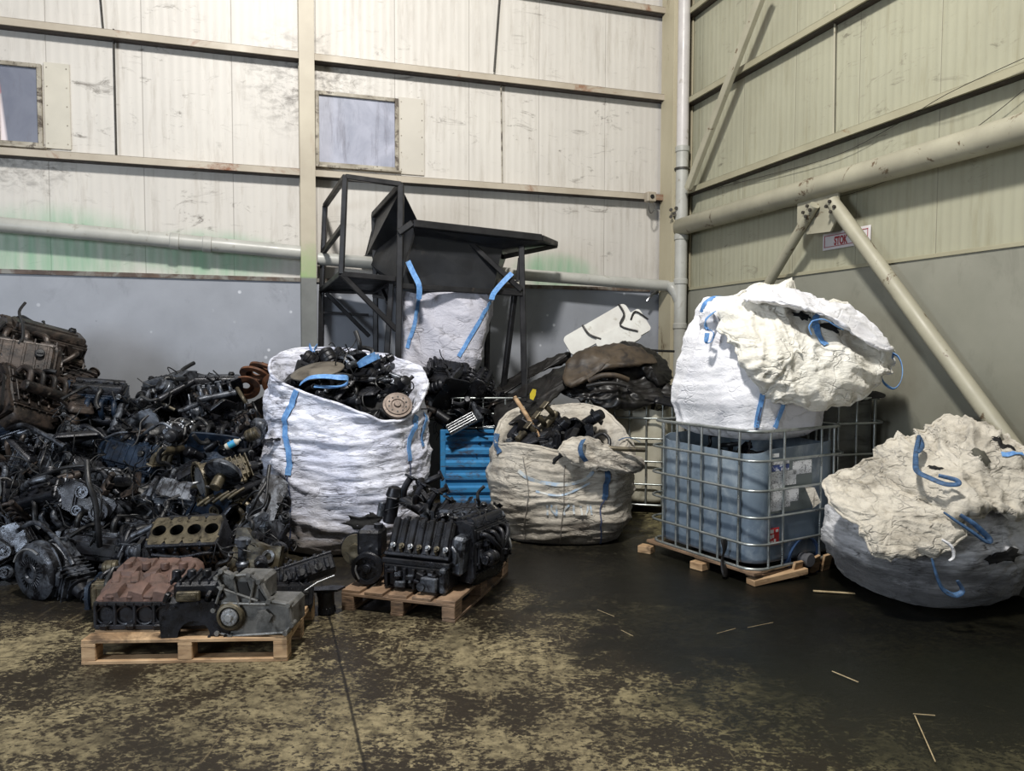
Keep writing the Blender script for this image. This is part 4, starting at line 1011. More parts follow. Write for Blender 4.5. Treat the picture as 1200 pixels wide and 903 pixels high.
# ---------- wire basket rim behind the crate with scrap
wb=thing('wire_cage','galvanised wire cage standing on the blue crate, full of black scrap','cage',(cr.location.x,cr.location.y,.98),(0,0,.06))
zt=at(545,466,8.6).z-.98
for z in(.02,zt*.5,zt):
    mb=MB(); mb.tube([(x,y,z) for x,y in rrect(.45,.38,.08,4)],.012,8,closed=True,smooth=0); mb.build('cage_ring',M_galv,wb,ang=60)
for x in(-.3,-.05,.2,.44):
    for s in(-1,1):
        mb=MB(); mb.tube([(x,s*.38,.0),(x,s*.38,zt)],.01,6,smooth=0); mb.build('cage_post',M_galv,wb,ang=60)
# ---------- milky tote behind bag B
t2=thing('caged_tote','milky white caged tote behind the beige bag, heaped with dark bumpers','tote',(at(738,520,9.1).x,9.15,0),(0,0,-.25))
zt2=at(740,466,8.75).z
cage(t2,.52,.50,.12,zt2,[.12,.36,.62,.88,zt2-.22,zt2],[-.44,-.3,-.12,.05,.24,.42],[-.4,-.15,.15,.4],mat=M_galv)
bottle(t2,.52,.50,.14,lambda x,y:zt2-.10+.04*math.sin(12*x),M_totew)
# ---------- dirty grey tote behind the blue-grey one
t3=thing('caged_tote','dirty grey tote in a cage standing behind the blue-grey tote by the wall','tote',(3.0,7.2,0),(0,0,TH))
zt3=at(1000,466,7.0).z
cage(t3,.33,.35,.12,zt3-.0,[.12,.40,.68,.95,zt3-.22,zt3],[-.2,0,.2],[-.22,0,.22],mat=M_galv)
bottle(t3,.33,.35,.14,lambda x,y:zt3+.04+.03*math.sin(15*x+9*y),M_toteg)
mb=MB()
Sf=flapf([(1003,463,7.0),(1012,459,7.0),(1025,458,7.0),(1038,462,6.95),(1036,466,6.9),(1024,467,6.9),(1010,470,6.9)],(1020,463,6.95),.03,31,.01,nr=8,na=30)
Sf.faces(mb); tag(mb.build('rubber_flap',M_black,ang=180),'ragged black rubber scrap lying on the dirty grey tote','scrap')
# ---------- dark bumpers and hoses on the milky tote
M_dark=simple('oily_black_plastic',(28,26,25),(14,13,13),4,(.3,.6),bump=.3,grime=(52,44,37),gthr=(.58,.74),gscale=5)
M_brownp=simple('dusty_brown_plastic',(78,66,52),(50,42,33),4,(.5,.7),bump=.2,grime=(36,30,26),gthr=(.5,.62),gscale=6)
def lump(name,pix,c,bulge,seed,amp,mat,label,cat,**kw):
    S=flapf(pix,c,bulge,seed,amp,**kw); mb=MB(); S.faces(mb); o=mb.build(name,mat,ang=180); tag(o,label,cat); return S
lump('bumper_shell',[(664,422,8.75),(680,411,8.8),(700,405,8.85),(724,404,8.85),(745,408,8.85),(765,416,8.8),(770,425,8.7),(745,427,8.6),(720,430,8.55),(700,437,8.5),(684,447,8.5),(668,452,8.5),(660,442,8.6)],(715,422,8.65),.10,41,.02,M_brownp,'dusty brown plastic bumper shell on top of the milky tote','bumper',nr=16,na=70)
lump('bumper_shell',[(722,403,8.95),(738,399,9.0),(758,407,9.0),(775,418,8.95),(785,432,8.9),(786,446,8.8),(775,452,8.7),(760,446,8.7),(750,432,8.7),(738,418,8.8)],(765,430,8.75),.12,43,.025,M_dark,'curved black bumper shell sliding off the right end of the milky tote','bumper',nr=16,na=70)
lump('scrap_heap',[(660,448,8.8),(690,432,8.8),(730,424,8.8),(770,440,8.8),(790,455,8.75),(788,470,8.6),(745,476,8.5),(705,474,8.5),(672,466,8.6),(655,460,8.7)],(725,455,8.6),.10,45,.05,M_dark,'crumpled black plastic scrap filling the mouth of the milky tote','scrap',nr=20,na=100)
lump('bumper_shell',[(583,500,8.3),(580,478,8.6),(598,462,8.8),(625,446,8.9),(655,432,9.0),(672,428,9.0),(676,440,8.8),(660,458,8.6),(635,478,8.4),(610,492,8.2)],(630,464,8.6),.10,47,.02,M_dark,'long black bumper leaning down from the milky tote to the hopper leg','bumper',nr=18,na=90)
lump('bumper_shell',[(577,470,9.0),(600,452,9.2),(630,434,9.3),(660,424,9.3),(668,414,9.3),(650,418,9.35),(620,430,9.35),(590,448,9.3),(574,462,9.1)],(622,442,9.2),.06,49,.02,M_dark,'black bumper end half hidden behind the hopper leg, nearer the wall','bumper',nr=14,na=70)
def hose(name,pix,r,mat,label,cat='hose',n=10,par=None,sm=6):
    mb=MB(); mb.tube([at(*p) for p in pix],r,n,smooth=sm); o=mb.build(name,mat,ang=60); return tag(o,label,cat)
hose('plastic_duct',[(690,446,8.4),(705,440,8.35),(722,440,8.35),(736,445,8.4)],.03,M_brownp,'short brown duct lying under the bumper shell on the milky tote','duct')
hose('plastic_duct',[(688,452,8.35),(704,449,8.3),(722,449,8.3),(734,452,8.3)],.022,M_dark,'thin black duct below the brown one on the milky tote','duct')
hose('steel_rod',[(757,410,9.3),(775,411,9.35),(790,411.5,9.4)],.015,M_black,'black rod poking right from the heap beside the downpipe','rod',sm=0)
mb=MB(); 
fo=at(708,394,9.15); Rf=Matrix.Rotation(math.radians(32),3,'Y')@Matrix.Rotation(math.radians(-12),3,'X')
root=thing('foam_tray','white moulded plastic tray leaning on top of the dark bumpers','tray',fo,(math.radians(-14),math.radians(-30),.05))
def rr2(a,b,r,c=(0,0)): return [(x+c[0],y+c[1]) for x,y in rrect(a,b,r,4)]
XZ=Matrix(((1,0,0),(0,0,-1),(0,1,0)))
M_foam=simple('white_moulding',(206,206,200),(190,188,182),4,(.5,.7),bump=.1,grime=(150,144,130),gthr=(.6,.7))
mb.prism(rr2(.43,.13,.06,(-.02,.10)),.05,(0,0,0),XZ); mb.build('upper_tray',M_foam,root)
mb=MB(); mb.prism(rr2(.26,.13,.06,(.12,-.12)),.07,(0,.0,0),XZ); mb.build('lower_tray',M_foam,root)
mb=MB(); mb.prism(rr2(.10,.15,.04,(.42,-.07)),.06,(0,.0,0),XZ); mb.build('end_tray',M_foam,root)
M_strapblk=simple('black_cord',(30,28,28),(18,17,17),9,bump=0)
mb=MB(); mb.tube([(-.16,-.06,.24),(-.15,-.07,.10),(-.06,-.07,-.02)],.012,6); mb.build('cord',M_strapblk,root)
mb=MB(); mb.tube([(.34,-.06,.24),(.33,-.08,.10),(.22,-.08,.0),(.36,-.08,-.16)],.012,6); mb.build('cord',M_strapblk,root)
mb=MB(); mb.tube([(.36,-.07,.0),(.46,-.08,.06),(.54,-.07,-.1)],.010,6); mb.build('cord',M_strapblk,root)
# ============================================================ ENGINES AND CAR PARTS
def oily(name,c1,c2,metal=.35,rough=(.28,.6),grime=(22,21,22),gthr=(.45,.62),extra=None):
    k=NB(name); co=k.coord(); r=k.rand()
    add=k.n('ShaderNodeVectorMath',operation='ADD'); k.L.new(co,add.inputs[0]); cmb=k.n('ShaderNodeCombineXYZ')
    k.L.new(k.math('MULTIPLY',r,37.0),cmb.inputs[0]); k.L.new(k.math('MULTIPLY',r,13.0),cmb.inputs[1]); k.L.new(cmb.outputs[0],add.inputs[1]); co2=add.outputs[0]
    col=k.mix(k.rng(k.noise(co2,9,5),.35,.65),lin(*c1),lin(*c2))
    br=k.rng(r,0,1,.72,1.2); 
    g=k.noise(co2,7,8,.72,.5); col=k.mix(k.rng(g,*gthr),col,lin(*grime))
    hi=k.noise(co2,15,7,.75); col=k.mix(k.rng(hi,.62,.74,0,.55),col,lin(150,152,156) if extra is None else lin(*extra))
    k.bump(k.noise(co2,30,7,.75),.45,.006)
    return k.out(col,k.rng(k.noise(co2,12,4),.3,.7,*rough),metal)
E_blk=oily('oily_black_iron',(42,44,51),(22,23,27),.4,(.2,.5))
E_gry=oily('oily_grey_alloy',(108,113,121),(70,74,82),.5,(.24,.45),(20,20,24),(.43,.56))
E_blu=oily('blue_black_cover',(34,48,66),(24,34,48),.15,(.22,.45),(20,24,32),(.5,.66))
E_tan=oily('oily_tan_alloy',(98,90,72),(70,64,51),.45,(.3,.55),(34,30,24),(.48,.62),extra=(170,160,130))
E_rust=oily('rusty_iron',(76,65,58),(50,44,41),.3,(.3,.6),(24,22,22),(.42,.58),extra=(180,170,160))
E_red=oily('red_brown_rust',(104,80,71),(74,58,52),.12,(.5,.8),(58,44,38),(.54,.68),extra=(170,136,118))
E_orust=oily('orange_rust',(112,70,42),(74,47,31),.1,(.6,.85),(52,36,28),(.52,.66),extra=(120,90,70))
E_rub=oily('oily_rubber',(30,31,34),(18,18,20),0,(.3,.6),(12,12,12),(.5,.6),extra=(70,72,76))
E_brt=oily('worn_bright_alloy',(168,170,172),(128,130,134),.7,(.22,.42),(50,50,54),(.56,.66))
E_alu=oily('dull_alloy',(122,121,118),(86,86,84),.4,(.3,.5),(40,39,38),(.52,.66))
E_pap=simple('pale_plastic',(196,190,176),(160,156,146),12,bump=0)
E_disc=oily('rusty_brake_disc',(118,106,98),(90,78,70),.4,(.4,.6),(54,44,38),(.5,.64))
XAX,YAX,ZAX=V((1,0,0)),V((0,1,0)),V((0,0,1))
def pulley(mb,c,ax,r,w,n=26,spokes=5):
    ax=V(ax).normalized()
    pr=[(0,-.004),(r*.25,-.004),(r*.28,0),(r*.3,w*.3),(r*.72,w*.3),(r*.76,0),(r,0),(r,w*.12),(r*.94,w*.2),(r*.94,w*.3),(r,w*.38),(r,w*.45),(r*.94,w*.55),(r*.94,w*.62),(r,w*.72),(r,w),(0,w)]
    mb.lathe(V(c),ax,pr,n); x,y,_=frame(ax)
    for i in range(spokes):
        a=2*PI*i/spokes; p=V(c)+(x*math.cos(a)+y*math.sin(a))*r*.5; mb.cyl(p-ax*.004+ax*w*.3,p-ax*.01+ax*w*.3,r*.09,n=8)
    mb.bolt(V(c)-ax*.014,ax,r*.16,.012)
def eng(seed,nm='engine',L=.50,Wd=.24,cov='rib',side=1,front='pulleys',tall=1.0):
    r=random.Random(seed); root=thing('car_engine','car engine','engine')
    hb=.24*tall; z0=.13
    # block
    mb=MB(); mb.box((0,0,z0+hb/2),(L,Wd,hb),ch=.012)
    for s in(-1,1):
        n=5+r.randrange(3)
        for i in range(n):
            x=-L/2+L*(i+.5)/n; mb.box((x,s*(Wd/2+.008),z0+hb*.5),(.016+.01*r.random(),.022,hb*(.75+.2*r.random())),ch=.004)
        mb.box((0,s*(Wd/2+.006),z0+hb*(.25+.1*r.random())),(L*.96,.018,.02),ch=.004); mb.box((0,s*(Wd/2+.004),z0+hb*.88),(L*.98,.02,.03),ch=.004)
        for i in range(4): mb.cyl((-L*.36+i*L*.24,s*Wd/2,z0+hb*.62),(-L*.36+i*L*.24,s*(Wd/2+.016),z0+hb*.62),.022,n=12,ch=.004)
        for i in range(5):
            c=V((r.uniform(-.45,.45)*L,s*(Wd/2+.02),z0+hb*r.uniform(.1,.9))); mb.box(c,(.03+.05*r.random(),.05*r.random()+.02,.03+.04*r.random()),rotm(r.uniform(-20,20),0,r.uniform(-20,20)),ch=.006)
            mb.bolt(c,(0,s,0),.009,.04)
    mb.build('engine_block',E_blk,root)
    # oil pan
    mb=MB(); vs=[]; 
    for z,a,b in((.13,1,1),(.125,1.04,1.1),(.115,1.04,1.1),(.11,.97,.94),(.06,.93,.85),(.01,.80,.70),(0,.72,.6)): vs.append([(x*a,y*b,z) for x,y in rrect(L/2*.98,Wd/2*.95,.03,3)])
    loopsurf(mb,vs[::-1]); 
    for i in range(7):
        for s in(-1,1): mb.bolt((-L*.45+i*L*.15,s*Wd*.52,.112),(0,0,-1),.007,.009)
    mb.cyl((L*.2,Wd*.3,.04),(L*.2,Wd*.5,.04),.011,n=6); mb.build('oil_pan',E_blk if seed%2 else E_gry,root)
    # head
    zh=z0+hb; hh=.10
    mb=MB(); mb.box((0,0,zh+hh/2),(L*.98,Wd*.92,hh),ch=.008)
    for i in range(4):
        x=-L*.36+i*L*.24
        for s in(-1,1):
            mb.box((x,s*Wd*.47,zh+hh*.5),(.085,.03,.07),ch=.01); mb.cyl((x,s*Wd*.46,zh+hh*.5),(x,s*(Wd*.46+.032),zh+hh*.5),.024,.026,n=12)
            mb.bolt((x+.05,s*Wd*.46,zh+hh*.8),(0,s,0),.007,.03)
    mb.build('cylinder_head',E_gry,root)
    # valve cover
    zc=zh+hh; mb=MB(); hc=.055
    lo=[[(x*a,y*b,zc+z) for x,y in rrect(L*.48,Wd*.42,.03,4)] for z,a,b in((0,1.02,1.06),(.012,1.02,1.06),(.014,.97,.95),(hc*.8,.95,.9),(hc,.90,.82))]
    loopsurf(mb,lo); mb.add([p for p in lo[-1]],[tuple(range(len(lo[-1])))])
    if cov=='rib':
        for i in range(7): mb.box((-L*.38+i*L*.127,0,zc+hc),(.016,Wd*.72,.014),ch=.003)
    if cov=='twin':
        for s in(-1,1): mb.tube([(-L*.44,s*Wd*.22,zc+hc*.8),(L*.44,s*Wd*.22,zc+hc*.8)],.034,12,smooth=0)
        for i in range(4): mb.cyl((-L*.34+i*L*.22,0,zc+hc*.6),(-L*.34+i*L*.22,0,zc+hc+.02),.02,n=12)
    if cov=='plain': mb.box((0,0,zc+hc),(L*.7,Wd*.4,.02),ch=.008)
    for i in range(5):
        for s in(-1,1): mb.bolt((-L*.44+i*L*.22,s*Wd*.42,zc+.012),(0,0,1),.008,.012)
    vc=mb.build('valve_cover',[E_blu,E_gry,E_blk][seed%3],root)
    mb=MB(); mb.cyl((L*.3,Wd*.12,zc+hc),(L*.3,Wd*.12,zc+hc+.028),.028,n=14,ch=.005); mb.box((L*.3,Wd*.12,zc+hc+.03),(.04,.012,.014)); mb.build('oil_cap',E_rub,vc)
    # intake manifold
    s=side; mb=MB()
    for i in range(4):
        x=-L*.36+i*L*.24; mb.tube([(x,s*Wd*.46,zh+hh*.5),(x,s*(Wd*.46+.09),zh+hh*.7),(x+.01,s*(Wd*.46+.14),zh+.0),(x+.02,s*(Wd*.46+.10),zh-.09)],.023,10)
    mb.build('intake_manifold',E_gry if seed%3 else E_rub,root)
    mb=MB(); mb.cyl((-L*.42,s*(Wd*.46+.09),zh-.11),(L*.44,s*(Wd*.46+.09),zh-.11),.045,n=16,ch=.012); mb.cyl((L*.44,s*(Wd*.46+.09),zh-.11),(L*.56,s*(Wd*.46+.09),zh-.11),.032,n=14,ch=.006); mb.build('plenum',E_blk,root)
    # exhaust side
    mb=MB()
    for i in range(4):
        x=-L*.36+i*L*.24; mb.tube([(x,-s*Wd*.46,zh+hh*.5),(x*.9,-s*(Wd*.46+.06),zh+hh*.45),(x*.55,-s*(Wd*.46+.09),zh-.02),(0,-s*(Wd*.46+.09),zh-.10)],.02,10)
    mb.cyl((0,-s*(Wd*.46+.09),zh-.09),(0.01,-s*(Wd*.46+.085),zh-.19),.032,.026,n=14); mb.build('exhaust_manifold',E_rust if seed%3==0 else E_blk,root)
    # front end
    f=-L/2
    mb=MB(); poly=[(-Wd*.52,.09),(-Wd*.42,.05),(Wd*.42,.05),(Wd*.52,.12),(Wd*.44,z0+hb*.7),(Wd*.5,zh+.05),(Wd*.40,zc+.04),(0,zc+.065),(-Wd*.42,zc+.035),(-Wd*.5,zh+.02),(-Wd*.45,z0+hb*.5)]
    mb.prism(poly,.03,(f-.03,0,0),Matrix(((0,0,1),(1,0,0),(0,1,0))))
    for p in poly: mb.bolt((f-.03,p[0]*.9,p[1]*.97+.006),(-1,0,0),.008,.01)
    mb.build('timing_cover',E_gry if seed%2 else E_blu,root)
    if front=='pulleys':
        for nm_,c,rr_ in(('crank_pulley',(f-.075,0,.13),.072),('idler_pulley',(f-.06,Wd*.30,z0+hb*.72),.038),('pump_pulley',(f-.065,-Wd*.28,zh-.02),.05)):
            mb=MB(); pulley(mb,c,(1,0,0),rr_,.04); mb.build(nm_,E_gry if rr_<.06 else E_blk,root)
        mb=MB(); P=[]
        for (cy,cz,rr_,a0,a1) in((0,.13,.076,200,340),(Wd*.30,z0+hb*.72,.042,-30,100),(-Wd*.28,zh-.02,.054,80,200)):
            for i in range(6):
                a=math.radians(a0+(a1-a0)*i/5); P.append(V((f-.055,cy+rr_*math.cos(a),cz+rr_*math.sin(a))))
        ribbon(mb,P+[P[0]],[XAX.cross((P[(i+1)%len(P)]-P[i-1])) for i in range(len(P))]+[V((0,0,1))],.024,.004); mb.build('drive_belt',E_rub,root)
    # alternator on the exhaust side
    mb=MB(); c=V((f+.10,-s*(Wd/2+.075),z0+hb*.45)); mb.lathe(c-XAX*.06,XAX,[(0,0),(.045,0),(.058,.012),(.06,.03),(.056,.034),(.06,.04),(.06,.075),(.056,.08),(.06,.085),(.058,.11),(.04,.125),(0,.125)],20)
    for i in range(12):
        a=2*PI*i/12; mb.box(c+V((-.058,.038*math.cos(a),.038*math.sin(a))),(.012,.006,.02),Matrix.Rotation(a,3,'X'),ch=.001)
    mb.box(c+V((0,s*.05,0)),(.05,.06,.04),ch=.006); al=mb.build('alternator',E_gry,root)
    mb=MB(); pulley(mb,c-XAX*.09,(1,0,0),.032,.026,18,4); mb.build('alternator_pulley',E_blk,al)
    # bell end
    mb=MB(); mb.lathe((L/2,0,z0+hb*.4),XAX,[(0,0),(.15,0),(.155,.012),(.15,.02),(.12,.022),(.12,.03),(.05,.034),(.05,.04),(0,.04)],28)
    for i in range(8):
        a=2*PI*i/8; mb.bolt((L/2+.02,.136*math.cos(a),z0+hb*.4+.136*math.sin(a)),XAX,.009,.012)
    mb.build('flywheel',E_brt if seed%4==1 else E_blk,root)
    # hoses and looms
    for i in range(4+seed%3):
        p=V((r.uniform(-.4,.4)*L,r.uniform(-.3,.3)*Wd,zc+.05)); pts=[p]
        d=V((r.uniform(-1,1),r.uniform(-1,1),r.uniform(-.1,.25)))
        for j in range(4):
            d=(d+V((r.uniform(-1,1),r.uniform(-1,1),r.uniform(-1.0,.15)))).normalized(); pts.append(pts[-1]+d*(.05+.05*r.random()))
        mb=MB(); rr_=r.choice((.006,.006,.009,.016,.02)); mb.tube(pts,rr_,8 if rr_<.012 else 10); mb.build('hose' if rr_>.01 else 'wiring',E_rub,root)
    return root
def gearbox(seed):
    r=random.Random(seed); root=thing('gearbox','gearbox','gearbox')
    mb=MB(); pr=[(.17,0),(.175,.0),(.175,.018),(.155,.02),(.15,.05),(.12,.12),(.10,.16),(.095,.20)]
    mb.lathe((0,0,.18),XAX,[(.15,0)]+pr+[(0,.20)],32)
    for i in range(12):
        a=2*PI*i/12; c=V((.08,.128*math.cos(a),.18+.128*math.sin(a))); mb.box(c,(.14,.008,.035),Matrix.Rotation(a+PI/2,3,'X')@rotm(0,0,0),ch=.002)
        p=V((.018,.163*math.cos(a+.2),.18+.163*math.sin(a+.2))); mb.cyl(p-XAX*.02,p+XAX*.006,.014,n=10); mb.bolt(p+XAX*.006,XAX,.008,.01)
    mb.build('bell_housing',E_gry if seed%2 else E_tan,root)
    mb=MB(); mb.box((.30,0,.18),(.24,.20,.22),ch=.03)
    for i in range(6): mb.box((.20+i*.042,0,.18),(.010,.225,.235),ch=.01)
    mb.cyl((.30,.10,.10),(.30,.16,.10),.055,n=20,ch=.008); mb.box((.30,-.11,.22),(.12,.05,.10),ch=.015)
    for i in range(8): mb.bolt((.20+.03*i,.02*(-1)**i,.297),(0,0,1),.009,.012)
    mb.build('gear_case',E_gry if seed%2 else E_blk,root)
    mb=MB(); mb.lathe((.42,0,.18),XAX,[(0,0),(.085,0),(.085,.015),(.06,.02),(.05,.08),(.03,.09),(.03,.12),(.045,.12),(.045,.13),(0,.13)],20); mb.build('output_flange',E_blk,root)
    mb=MB(); mb.lathe((-.0,0,.18),XAX,[(0,.01),(.12,.01),(.13,.02),(.13,.05),(.06,.05),(.055,.02),(0,.02)][::-1],26); mb.cyl((-.05,0,.18),(.03,0,.18),.014,n=10); mb.build('input_shaft',E_brt,root)
    mb=MB(); mb.tube([(.25,-.1,.28),(.2,-.16,.33),(.08,-.15,.36),(0,-.1,.33)],.012,8); mb.build('hose',E_rub,root)
    return root
def converter():
    root=thing('torque_converter','torque converter','converter')
    mb=MB(); mb.lathe((0,0,0),XAX,[(0,.02),(.035,.02),(.04,0),(.06,0),(.065,.015),(.10,.008),(.13,.012),(.165,.02),(.18,.035),(.18,.075),(.188,.08),(.188,.09),(.17,.12),(.14,.15),(.09,.165),(.03,.17),(0,.17)],44)
    for i in range(28):
        a=2*PI*i/28; R=Matrix.Rotation(a,3,'X'); mb.box(R@V((.006,0,.082)),(.008,.006,.036),R,ch=.001)
    mb.build('converter_shell',E_gry,root)
    mb=MB(); mb.tube([(.0,.15*math.cos(t),.15*math.sin(t)) for t in [.4+i*.35 for i in range(6)]],.007,6); mb.build('rim_wire',E_brt,root)
    return root
def boreblock(mat,deck):
    """bare four-cylinder block with open bores on its top deck"""
    root=thing('engine_block','block','engine block')
    L,W,Hh=.52,.24,.26; mb=MB(); z=Hh; n=20; vs=[];fs=[]
    cell=L*.94/4; br=.0475
    def sq(i):
        a=2*PI*i/n; c,s_=math.cos(a),math.sin(a); k_=1/max(abs(c),abs(s_)); return c*k_,s_*k_
    mb2=MB()
    for b in range(4):
        cx=-L*.47+cell*(b+.5)
        ring=[];outer=[];low=[]
        for i in range(n):
            a=2*PI*i/n; x,y=sq(i); outer.append(V((cx+x*cell/2,y*W/2,z))); ring.append(V((cx+br*math.cos(a),br*math.sin(a),z))); low.append(V((cx+br*math.cos(a),br*math.sin(a),z-.16)))
        fs=[(i,(i+1)%n,n+(i+1)%n,n+i) for i in range(n)]
        mb.add(outer+ring,fs)
        mb2.add(ring+low+[V((cx,0,z-.16))],[((i+1)%n,i,n+i,n+(i+1)%n) for i in range(n)]+[(n+i,n+(i+1)%n,2*n) for i in range(n)][::1])
        mb.lathe((cx,0,z-.002),ZAX,[(br+.001,.0),(br+.001,.005),(br+.007,.005),(br+.007,0)],24)
        for s in(-1,1):
            for dx in(-.5,.5): mb.cyl((cx+dx*cell,s*.075,z-.001),(cx+dx*cell,s*.075,z+.003),.009,n=10)
            mb.cyl((cx,s*.092,z-.002),(cx,s*.092,z+.004),.014,n=10)
    mb.build('deck',deck,root); mb2.build('cylinder_bore',M_totec,root)
    mb=MB()
    for y in(-1,1): mb.box((0,y*(W/2-.005),Hh/2),(L*.94,.02,Hh-.002),ch=.002)
    for x in(-1,1): mb.box((x*(L*.47),0,Hh/2),(.02,W,Hh),ch=.004)
    for s in(-1,1):
        for i in range(6): mb.box((-L*.40+i*L*.16,s*(W/2+.012),Hh*.5),(.02,.03,Hh*.8),ch=.005)
        mb.box((0,s*(W/2+.01),Hh*.22),(L*.95,.03,.03),ch=.006); mb.box((0,s*(W/2+.006),Hh*.93),(L*.95,.02,.03),ch=.004)
        for i in range(4): mb.cyl((-L*.35+i*cell,s*W/2,Hh*.6),(-L*.35+i*cell,s*(W/2+.018),Hh*.6),.026,n=14,ch=.004)
        mb.tube([(-L*.4,s*(W/2+.04),Hh*.75),(0,s*(W/2+.06),Hh*.7),(L*.3,s*(W/2+.05),Hh*.78),(L*.46,s*(W/2+.02),Hh*.6)],.014,8)
    mb.box((0,0,.02),(L*.9,W*.95,.04),ch=.004)
    mb.build('block_casting',mat,root)
    return root
# small loose parts
def part_alternator():
    root=thing('alternator','x','alternator'); mb=MB(); mb.lathe((0,0,.06),XAX,[(0,0),(.045,0),(.058,.012),(.06,.03),(.056,.034),(.06,.04),(.06,.075),(.056,.08),(.06,.085),(.058,.11),(.04,.125),(0,.125)],20)
    for i in range(12):
        a=2*PI*i/12; mb.box(V((.0,.04*math.cos(a),.06+.04*math.sin(a))),(.014,.006,.022),Matrix.Rotation(a,3,'X'),ch=.001)
    mb.build('housing',E_gry,root); mb=MB(); pulley(mb,(-.03,0,.06),(1,0,0),.034,.028,18,4); mb.build('pulley',E_blk,root); return root
def part_bracket():
    root=thing('bracket','x','bracket'); mb=MB(); P=[(0,0),(.16,0),(.18,.03),(.14,.06),(.07,.05),(.05,.12),(.08,.17),(.05,.20),(0,.19),(-.02,.1)]
    mb.prism(P,.014,(0,0,0)); 
    for c in((.15,.03),(.02,.02),(.04,.17),(.01,.1)): mb.cyl((*c,-.01),(*c,.024),.015,n=10)
    mb.box((.05,.02,.03),(.09,.012,.05),ch=.003); mb.build('bracket_plate',E_blk,root); return root
def part_hose():
    root=thing('hose','x','hose'); mb=MB(); mb.tube([(0,0,.02),(.08,.03,.04),(.15,.0,.09),(.20,.06,.10),(.28,.10,.05)],.019,10)
    for p in((.0,0,.02),(.28,.10,.05)): pass
    mb.build('hose_tube',E_rub,root); mb=MB(); mb.lathe((.02,.008,.024),V((.08,.03,.02)),[(.019,0),(.023,0),(.023,.012),(.019,.012)],14); mb.build('hose_clamp',E_brt,root); return root
def part_rail():
    root=thing('manifold','x','manifold'); mb=MB(); mb.cyl((-.17,0,.03),(.17,0,.03),.03,n=14,ch=.008)
    for i in range(4): mb.tube([(-.13+i*.087,0,.03),(-.13+i*.087,.06,.07),(-.13+i*.087,.12,.06)],.018,10); mb.box((-.13+i*.087,.125,.06),(.06,.012,.05),ch=.004)
    mb.build('manifold_casting',E_gry,root); return root
def part_gear():
    root=thing('pulley_wheel','x','pulley'); mb=MB(); pulley(mb,(0,0,0),(0,0,1),.07,.04,28,5); mb.build('pulley_rim',E_blk,root); return root
def part_starter():
    root=thing('starter_motor','x','starter'); mb=MB(); mb.cyl((0,0,.045),(.16,0,.045),.042,n=20,ch=.008); mb.lathe((.16,0,.045),XAX,[(.042,0),(.05,.01),(.04,.06),(.02,.07),(0,.07)],18); mb.box((.165,0,.045),(.012,.14,.06),ch=.004); mb.build('motor_body',E_blk,root)
    mb=MB(); mb.cyl((.03,.0,.105),(.12,0,.105),.024,n=14,ch=.004); mb.build('solenoid',E_gry,root); return root
def part_loom():
    root=thing('wiring_loom','x','wiring'); r=random.Random(5); mb=MB()
    for i in range(5):
        pts=[V((0,0,.02))]; d=V((1,r.uniform(-.5,.5),.3))
        for j in range(5): d=(d+V((r.uniform(-.6,.6),r.uniform(-.9,.9),r.uniform(-.6,.4)))).normalized(); pts.append(pts[-1]+d*.07)
        mb.tube(pts,.005,6)
    mb.build('wire_bundle',E_rub,root); return root
def part_cover():
    root=thing('plastic_cover','x','cover'); mb=MB(); lo=[[(x*a,y*a,z) for x,y in rrect(.16,.10,.03,4)] for z,a in((0,1),(.01,1.0),(.03,.9),(.04,.8))]; loopsurf(mb,lo); mb.add(lo[-1],[tuple(range(len(lo[-1])))])
    for i in range(4): mb.box((-.09+.06*i,0,.042),(.014,.12,.012))
    mb.build('cover_shell',E_blk,root); return root
# ============================================================ PLACING THE HEAP
PE=[eng(1,cov='rib',side=1),eng(2,cov='twin',side=-1,L=.46),eng(3,cov='plain',side=1,L=.54),eng(4,cov='rib',side=-1,tall=.9),eng(5,cov='twin',side=1,L=.5,front='none'),gearbox(1),gearbox(2)]
proto_conv=converter(); proto_bore=boreblock(E_blk,E_tan)
rad=math.radians
def put(proto,px,py,Y,rot,scale,label,cat,group=None,swap=None,cz=.27):
    """centre of the thing at pixel/depth"""
    e=Euler([rad(a) for a in rot]); c=at(px,py,Y); off=e.to_matrix()@V((0,0,cz*scale)); return dup(proto,c-off,e,scale,label,cat,group,swap)
toR={E_blk:E_rust,E_gry:E_rust,E_blu:E_rust}; toG={E_blk:E_gry}; toB={E_gry:E_blu}; toK={E_gry:E_blk,E_blu:E_blk}; toT={E_gry:E_tan}
toK2={E_blu:E_blk}
